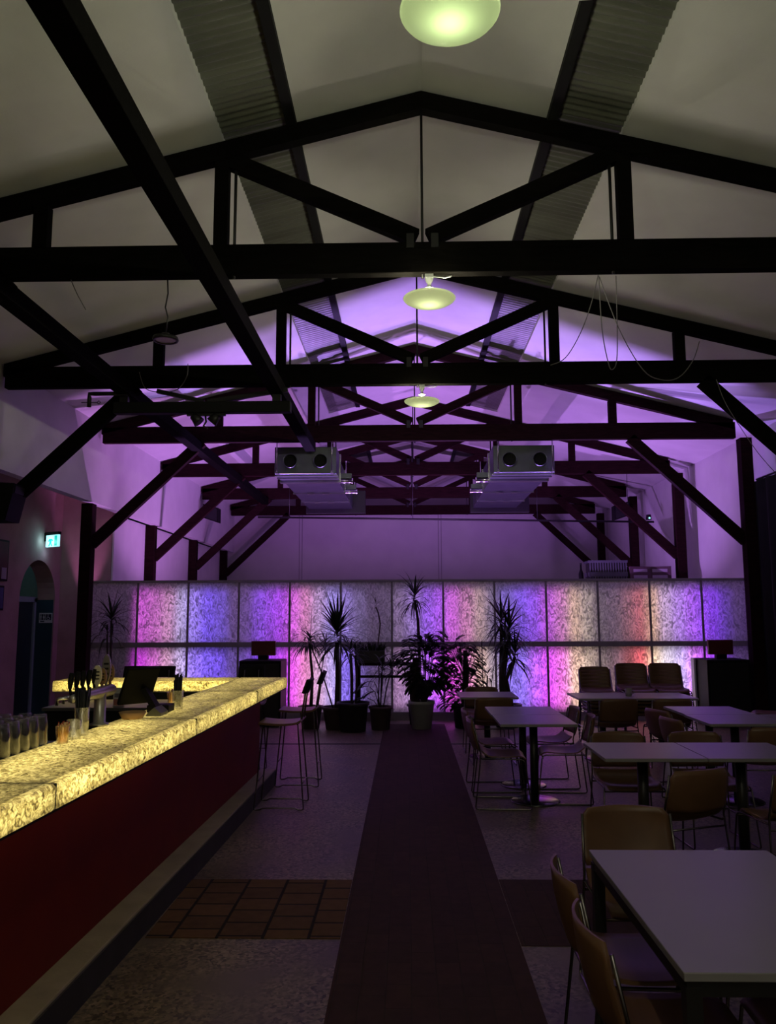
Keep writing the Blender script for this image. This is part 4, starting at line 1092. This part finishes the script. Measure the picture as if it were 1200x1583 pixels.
# ------------------------------------------------------------------ chairs
def make_chair():
    """stacking chair with a plywood seat and back on a thin rod sled frame, faces +y"""
    t = thing('stacking_chair', 'plywood stacking chair', 'chair')

    def seat(u, v):
        x = (u - 0.5) * 0.43; y = -0.195 + 0.40 * v
        z = 0.447 - 0.022 * math.sin(PI * min(1, v * 1.15)) * (1 - (2 * u - 1) ** 2 * 0.6) + 0.010 * (2 * u - 1) ** 2
        if v > 0.8: z -= 0.035 * ((v - 0.8) / 0.2) ** 2
        if v < 0.22: z += 0.045 * ((0.22 - v) / 0.22) ** 2
        return (x * (1 - 0.10 * max(0, v - 0.7) / 0.3), y, z)

    def back(u, v):
        s = 2 * u - 1
        hw = 0.218 - 0.010 * v - (0.03 * max(0, (v - 0.85) / 0.15) ** 2) - (0.015 * max(0, (0.12 - v) / 0.12) ** 2)
        z = 0.50 + 0.265 * v - 0.008 * s * s * (1 if v > 0.5 else -1)
        y = -0.215 - 0.055 * v - 0.045 * (1 - s * s) - 0.02 * math.sin(PI * v) * 0.5
        return (s * hw, y, z)
    MB().sheet(seat, 12, 12, 0.010).build('seat', PLY, t)
    MB().sheet(back, 14, 8, -0.009).build('backrest', PLY, t)
    for s in (-1, 1):
        r = 0.0065
        b = MB()
        b.tube([(s * 0.212, -0.262, 0.735), (s * 0.219, -0.225, 0.56), (s * 0.222, -0.205, 0.47), (s * 0.228, -0.215, 0.36), (s * 0.245, -0.255, 0.025), (s * 0.245, -0.250, 0.010),
                (s * 0.245, -0.235, 0.0065), (s * 0.245, 0.215, 0.0065), (s * 0.245, 0.228, 0.012), (s * 0.244, 0.230, 0.028), (s * 0.225, 0.185, 0.395), (s * 0.221, 0.172, 0.418), (s * 0.218, 0.15, 0.425),
                (s * 0.218, -0.195, 0.432), (s * 0.222, -0.210, 0.445)], r, 7)
        b.build('side_frame', ROD, t)
    MB().tube([(-0.224, -0.213, 0.40), (0.224, -0.213, 0.40)], 0.006, 6).build('crossbar', ROD, t)
    MB().tube([(-0.224, 0.178, 0.400), (0.224, 0.178, 0.400)], 0.006, 6).build('crossbar', ROD, t)
    return t


chair0 = make_chair(); used = []


def chair(x, y, deg, label, group=None, z=0.0):
    """deg: direction the sitter would face, 0 = towards the screen, 90 = towards the bar"""
    if not used:
        used.append(1); chair0.location = (x, y, z); chair0.rotation_euler = (0, 0, math.radians(deg)); chair0['label'] = label
        if group: chair0['group'] = group
        return chair0
    return dup(chair0, (x, y, z), math.radians(deg), label, group)


G1 = 'plywood chairs around the tables'
for x, y, dg, lab in [
    (0.86, 3.17, -90, 'plywood chair on the path side of the large table, the one further along it'),
    (0.84, 2.665, -90, 'plywood chair on the path side of the large table, the one closest to the camera'),
    (1.06, 3.84, 180, 'plywood chair at the far end of the large table, facing the camera'),
    (1.30, 2.69, 90, 'plywood chair tucked under the large table opposite the path, the closest one'),
    (1.28, 3.22, 91, 'plywood chair tucked under the large table opposite the path, the further one'),
    (1.68, 5.36, 20, 'plywood chair turned slightly, on the camera side of the middle tables'),
    (2.38, 5.34, 6, 'plywood chair beside the turned one, on the camera side of the middle tables'),
    (1.67, 6.36, 180, 'plywood chair facing the camera behind the middle table next to the path'),
    (2.30, 6.38, 184, 'plywood chair facing the camera behind the middle table away from the path'),
    (0.86, 7.58, -92, 'plywood chair on the path edge of the path-side pair of tables, closer one'),
    (0.86, 8.26, -88, 'plywood chair on the path edge of the path-side pair of tables, further one'),
    (1.43, 7.78, 84, 'plywood chair across from the path at the path-side pair of tables, closer one'),
    (1.42, 8.42, 92, 'plywood chair across from the path at the path-side pair of tables, further one'),
    (0.98, 9.66, 2, 'plywood chair with its back to the camera at the lone small table'),
    (0.96, 10.42, 180, 'plywood chair between the lone small table and the wide dracaena'),
    (2.34, 9.50, 4, 'plywood chair with its back to the camera at the table with the cup'),
    (2.96, 9.48, -4, 'plywood chair, back to the camera, at the table half closer to the black cabinet'),
    (2.73, 8.30, -72, 'plywood chair angled towards the violet lit table'),
    (2.66, 7.62, -78, 'plywood chair at the pointed corner of the table row before the curtain'),
    (3.05, 7.22, 0, 'plywood chair tucked in on the camera side of the table row before the curtain'),
    (4.60, 10.6, 70, 'lone plywood chair standing between the big black cabinet and the curtain'),
    (4.02, 7.52, 95, 'plywood chair at the end of the table row, next to the black curtain'),
    (4.05, 8.35, 90, 'plywood chair behind the end of the table row, next to the black curtain')]:
    chair(x, y, dg, lab, G1)
for k, (x, n) in enumerate(((2.55, 6), (3.03, 7), (3.47, 7))):
    nm = ('before the yellowish panel', 'before the red lit panel', 'closest to the black cabinet')[k]
    for i in range(n):
        lab = 'topmost plywood chair of the stack ' + nm if i == n - 1 else 'plywood chair under the topmost one in the stack ' + nm
        chair(x, 10.85 + 0.012 * i, 183 - 3 * k, lab, 'stacked chairs ' + nm, 0.045 * i)

t = thing('cup', 'small grey cup on the white table before the stacked chairs', 'cup', (2.62, 9.80, 0.732))
MB().lathe([(0, 0), (0.034, 0), (0.040, 0.09), (0.037, 0.09), (0.032, 0.006), (0, 0.006)], n=20).build('body', FRAME_G, t)
MB().tube([(0.038, 0, 0.07), (0.062, 0, 0.065), (0.066, 0, 0.04), (0.036, 0, 0.022)], 0.005, 6).build('handle', FRAME_G, t)


# ------------------------------------------------------------------ bar stools
def make_stool():
    """wire sled stool with a low pad back, faces -x"""
    t = thing('bar_stool', '', 'bar stool')

    def seat(u, v):
        x = -0.19 + 0.37 * u; y = (v - 0.5) * 0.37
        return (x, y, 0.752 - 0.014 * math.sin(PI * u) + (0.02 * ((u - 0.85) / 0.15) ** 2 if u > 0.85 else 0))
    MB().sheet(seat, 10, 8, 0.016).build('seat', PLY, t)
    for s in (-1, 1):
        y0, y1 = s * 0.145, s * 0.185; r = 0.0065
        MB().tube([(-0.15, y0, 0.735), (-0.155, y0, 0.725), (-0.215, y1, 0.035), (-0.214, y1, 0.012), (-0.198, y1, 0.0065), (-0.17, y1, 0.009), (-0.14, y1, 0.022), (0.14, y1, 0.022),
                   (0.17, y1, 0.009), (0.198, y1, 0.0065), (0.214, y1, 0.012), (0.215, y1, 0.035), (0.155, y0, 0.725), (0.15, y0, 0.735)], r, 7).build('sled_leg', ROD, t)
    MB().tube([(-0.197, -0.172, 0.24), (-0.197, 0.172, 0.24)], 0.006, 6).build('footrest', ROD, t)
    MB().tube([(0.1985, -0.174, 0.22), (0.1985, 0.174, 0.22)], 0.006, 6).build('footrest', ROD, t)
    MB().beam((-0.15, -0.145, 0.733), (-0.15, 0.145, 0.733), 0.012, 0.012, side=(0, 0, 1)).beam((0.15, -0.145, 0.733), (0.15, 0.145, 0.733), 0.012, 0.012, side=(0, 0, 1)).build('seat_rail', ROD, t)
    b = MB()
    for s in (-1, 1):
        b.tube([(0.15, s * 0.09, 0.735), (0.178, s * 0.09, 0.76), (0.20, s * 0.085, 0.92), (0.222, s * 0.08, 1.08)], 0.009, 7)
    b.build('back_post', ROD, t)

    def back(u, v):
        s = 2 * u - 1
        return (0.205 + 0.045 * v + 0.03 * (1 - s * s) * 1.0 - 0.02, s * 0.145, 1.005 + 0.12 * v)
    MB().sheet(back, 10, 4, -0.022).build('back_pad', BLACK, t)
    return t


st = make_stool(); st.location = (-1.13, 7.48, 0); st['label'] = 'wire legged bar stool nearer the camera at the end of the red bar front'; st['group'] = 'wire legged bar stools'
dup(st, (-1.105, 8.44, 0), 0.02, 'wire legged bar stool beyond the bar corner, by the potted plants', 'wire legged bar stools')
for x, lab in ((-3.08, 'bar stool behind the glowing return, its black back closest to the beer tap'), (-2.79, 'bar stool behind the glowing return, its back behind the tilted touchscreen'),
               (-1.765, 'bar stool at the bar corner, its back in front of the black cabinet')):
    dup(st, (x, 9.05, 0), PI / 2, lab, 'wire legged bar stools')

# ------------------------------------------------------------------ things on the bar
BEER = glass_mat('beer_glass_clear', (0.80, 0.80, 0.82), 0.05)


def tumbler(label, x, y, z=1.045, h=0.155, r=0.042, m=BEER):
    t = thing('beer_glass', label, 'glass', (x, y, z), 0, 'upturned beer glasses')
    MB().lathe([(r, 0), (r * 1.0, 0.02), (r * 0.93, h * 0.45), (r * 0.98, h * 0.6), (r * 0.80, h * 0.9), (r * 0.74, h), (0, h)], n=20).lathe(
        [(r * 0.93, 0.001), (r * 0.87, h * 0.45), (r * 0.92, h * 0.6), (r * 0.73, h * 0.88), (0, h * 0.9)], n=20).build('bowl', m, t)
    return t


g0 = None; gl = 'upturned clear beer glass in the crowded rows at the near end of the bar'
for i in range(10):
    for j in range(3):
        x = -1.900 + 0.022 * (i * 0.094) - 0.092 * j; y = 3.34 + 0.094 * i + 0.03 * (j % 2)
        if g0 is None: g0 = tumbler(gl, x, y)
        else: dup(g0, (x, y, 1.045), 0, gl, 'upturned beer glasses')
ORANGE = mat('pale_wood_pick', (0.90, 0.66, 0.32), 0.6); REDTIP = mat('red_tip', (0.35, 0.02, 0.015), 0.5)


def pick_cup(label, x, y):
    t = thing('pick_cup', label, 'cup', (x, y, 1.05))
    MB().lathe([(0, 0.0), (0.028, 0.0), (0.037, 0.085), (0.034, 0.085), (0.026, 0.006), (0, 0.006)], n=20).build('cup', glass_mat('amber_glass', (1, 0.86, 0.62), 0.06), t)
    rr = random.Random(5); b = MB(); c = MB()
    for i in range(34):
        a = rr.uniform(0, 2 * PI); r = rr.uniform(0, 0.02); p = Vector((math.cos(a) * r, math.sin(a) * r, 0.01)); q = Vector((math.cos(a) * r * 1.5, math.sin(a) * r * 1.5, rr.uniform(0.088, 0.105)))
        b.tube([p, q], 0.0028, 5); (c.tube([q, q + (q - p).normalized() * 0.006], 0.0032, 5) if i % 3 == 0 else None)
    b.build('pick_bundle', ORANGE, t); c.build('red_tips', REDTIP, t)


pick_cup('small cup of red tipped wooden picks beside the beer glasses', -1.775, 4.22)
pick_cup('small cup of red tipped wooden picks behind the touchscreen stand', -1.74, 6.05)
STRAW = mat('black_straw', (0.008, 0.008, 0.009), 0.4)


def straw_glass(label, x, y, h, top, n, spread, seed):
    t = thing('straw_glass', label, 'glass', (x, y, 1.05))
    MB().lathe([(0, 0), (0.034, 0), (0.040, h), (0.037, h), (0.032, 0.012), (0, 0.012)], n=20).build('glass', GLASS, t)
    rr = random.Random(seed); b = MB()
    for i in range(n):
        a = i * 2.4; r = 0.022 * math.sqrt((i + 0.5) / n)
        b.tube([(math.cos(a) * r, math.sin(a) * r, 0.014), (math.cos(a) * r * (1 + spread), math.sin(a) * r * (1 + spread), top * rr.uniform(0.78, 1.0))], 0.0042, 6)
    b.build('straw_bundle', STRAW, t)


straw_glass('tall glass stuffed with black straws beside the beer tap', -1.785, 4.49, 0.15, 0.265, 34, 0.9, 3)
straw_glass('tall glass of black straws standing past the touchscreen', -1.615, 5.76, 0.125, 0.245, 28, 0.35, 4)
t = thing('water_glass', 'short clear glass between the wooden picks and the black straws', 'glass', (-1.775, 4.36, 1.05))
MB().lathe([(0, 0), (0.036, 0), (0.039, 0.10), (0.036, 0.10), (0.033, 0.012), (0, 0.012)], n=20).build('bowl', GLASS, t)

# beer font: column, cross bar and handles
t = thing('beer_tap', 'polished T shaped beer tap column with a row of handles', 'beer tap', (-1.835, 4.88, 1.05))
MB().lathe([(0, 0), (0.055, 0), (0.055, 0.012), (0.036, 0.018), (0.034, 0.17), (0.034, 0.20), (0, 0.20)], n=24).build('column', STEEL, t)
RY = Matrix.Rotation(-PI / 2, 4, 'X')
MB().lathe([(0, -0.42), (0.020, -0.42), (0.024, -0.40), (0.034, -0.1), (0.036, 0.16), (0.030, 0.19), (0, 0.20)], (0, 0, 0.195), 20, RY).build('cross_bar', STEEL, t)
CREAM = mat('cream_badge', (0.55, 0.52, 0.40), 0.4); TAN = mat('tan_badge', (0.25, 0.15, 0.07), 0.4)
for k in range(5):
    yy = -0.40 + 0.085 * k
    b = MB(); b.tube([(-0.012, yy, 0.21), (-0.02, yy, 0.25)], 0.008, 8).tube([(-0.02, yy, 0.25), (-0.018, yy, 0.29), (-0.012, yy, 0.335)], [0.010, 0.016, 0.013], 10); b.build('tap_handle', BLACK, t)
    MB().tube([(-0.03, yy, 0.20), (-0.085, yy, 0.195), (-0.09, yy, 0.16)], 0.009, 8).build('spout', SILVER, t)
for k, (yy, zz, m_, hh) in enumerate(((-0.06, 0.30, CREAM, 0.058), (0.02, 0.285, TAN, 0.05), (0.085, 0.33, STEEL, 0.085), (0.15, 0.30, TAN, 0.055))):
    b = MB(); b.tube([(0, yy, 0.22), (0, yy, zz - hh * 0.8)], 0.010, 8)
    n_ = 20; P = [(0.026 * math.cos(2 * PI * i / n_) + 0.0, yy - 0.008, zz + hh * math.sin(2 * PI * i / n_)) for i in range(n_)]
    b.prism(P, (0, 0.016, 0)); h = b.build('badge_handle', m_, t)
    b = MB()
    for q in (-0.45, -0.1, 0.25):
        b.bb(-0.015, 0.015, yy - 0.0095, yy - 0.008, zz + hh * q, zz + hh * (q + 0.14))
    b.build('badge_mark', BLACK_M, h)

t = thing('touchscreen', 'black touchscreen till tilted on a stand upon the glowing bar', 'till', (-1.72, 5.38, 1.05))
m = Matrix.Translation((-0.05, 0.0, 0.19)) @ Matrix.Rotation(-0.75, 4, 'Z') @ Matrix.Rotation(0.5, 4, 'Y')
MB().box((0, 0, 0), (0.026, 0.23, 0.27), 0, 0.006, m).build('screen', BLACK, t)
MB().beam((-0.02, 0.03, 0.17), (0.075, 0.03, 0.02), 0.09, 0.035).build('stand_arm', BLACK, t)
MB().prism([(0.02, -0.06, 0.0), (0.12, -0.06, 0.0), (0.12, -0.06, 0.018), (0.075, -0.06, 0.055), (0.03, -0.06, 0.018)], (0, 0.16, 0)).build('stand_foot', mat('grey_stand_foot', (0.12, 0.12, 0.09), 0.5), t)
t = thing('receipt_printer', 'low black box lying behind the touchscreen stand', 'printer', (-1.68, 5.58, 1.05))
MB().bb(-0.075, 0.075, -0.07, 0.07, 0.0, 0.05, 0.006).build('body', BLACK, t)
MB().bb(-0.05, 0.05, -0.02, 0.0, 0.05, 0.053).build('paper_slot', BLACK_M, t)
t = thing('paper_tray', 'shallow brown paper tray in front of the touchscreen stand', 'tray', (-1.745, 5.20, 1.05))
b = MB(); b.lathe([(0, 0.004), (0.060, 0.004), (0.082, 0.042), (0.085, 0.042), (0.063, 0.0), (0, 0.0)], n=28); b.build('bowl', mat('kraft_paper', (0.50, 0.30, 0.14), 0.7), t)

# steel bench behind the bar
t = thing('steel_bench', 'steel work bench inside the bar', 'bench', (-2.72, 7.50, 0))
MB().bb(-0.48, 0.50, -0.36, 0.34, 0.87, 0.90, 0.004).build('worktop', BENCH, t)
MB().bb(-0.46, 0.48, -0.33, 0.32, 0.08, 0.87).build('cupboard', BLACK, t)
MB().bb(-0.42, 0.44, -0.30, 0.29, 0.0, 0.08).build('plinth', BLACK, t)
t = thing('menu_card', 'small pink and white card standing on the steel bench', 'card', (-2.57, 7.28, 0.90))
MB().bb(-0.05, 0.05, -0.004, 0.004, 0.0, 0.16).build('card', mat('white_card', (0.5, 0.48, 0.46), 0.6), t)
MB().bb(-0.045, 0.045, -0.006, -0.004, 0.005, 0.06).build('pink_band', mat('pink_ink', (0.35, 0.12, 0.10), 0.6), t)
MB().bb(-0.038, 0.038, -0.006, -0.004, 0.075, 0.11).build('grey_band', mat('grey_ink', (0.15, 0.13, 0.16), 0.6), t)

# ------------------------------------------------------------------ storage seen over the screen
t = thing('storage_rack', 'dark storage rack behind the backlit screen', 'rack', (4.3, 16.05, 0))
MB().bb(-1.05, 1.0, -0.42, 0.42, 2.16, 2.20).build('shelf', TIMBER2, t)
for sx in (-0.98, 0.93):
    for sy in (-0.38, 0.38):
        MB().bb(sx - 0.03, sx + 0.03, sy - 0.03, sy + 0.03, 0, 2.16).build('leg', TIMBER2, t)
CR = mat('grey_plastic_crate', (0.06, 0.065, 0.075), 0.5, noise=0.05)


def crate(label, z):
    t = thing('bottle_crate', label, 'crate', (3.93, 16.0, z), 0, 'plastic crates on the rack')
    b = MB(); b.bb(-0.36, 0.36, -0.2, 0.2, 0, 0.02); b.bb(-0.375, 0.375, -0.215, 0.215, 0.22, 0.265); b.bb(-0.375, 0.375, -0.215, 0.215, 0.0, 0.04)
    b.build('rim_frame', CR, t)
    b = MB(); b.bb(-0.35, 0.35, -0.19, 0.19, 0.02, 0.225); b.build('inner_wall', BLACK_M, t)
    b = MB()
    for i in range(15):
        x = -0.35 + 0.05 * i; b.bb(x - 0.010, x + 0.010, -0.205, -0.19, 0.04, 0.225)
    b.build('slat_side', CR, t)


crate('slatted grey crate above the screen, lower of the two', 2.20); crate('slatted grey crate above the screen, upper of the two', 2.466)
CB = mat('dark_carton', (0.06, 0.03, 0.035), 0.7, noise=0.1); LB = mat('pale_label', (0.25, 0.22, 0.25), 0.6)
for x, rz, lab in ((4.52, 0.14, 'dark carton with pale labels beside the crates'), (4.98, -0.30, 'dark carton with pale labels, furthest from the crates')):
    t = thing('carton', lab, 'box', (x, 15.98, 2.20), rz)
    MB().bb(-0.21, 0.21, -0.19, 0.19, 0, 0.41, 0.004).build('box', CB, t)
    b = MB(); b.bb(-0.14, 0.14, -0.193, -0.19, 0.30, 0.36); b.bb(-0.14, 0.14, -0.193, -0.19, 0.18, 0.24); b.build('label_strip', LB, t)
t = thing('bottle', 'dark bottle standing beside the crates above the screen', 'bottle', (3.42, 15.9, 2.20))
MB().lathe([(0, 0), (0.045, 0), (0.048, 0.02), (0.048, 0.28), (0.020, 0.36), (0.017, 0.46), (0, 0.46)], n=18).build('body', BLACK, t)
MB().lathe([(0, 0.46), (0.019, 0.46), (0.019, 0.49), (0, 0.49)], n=14).build('cap', BLACK_M, t)
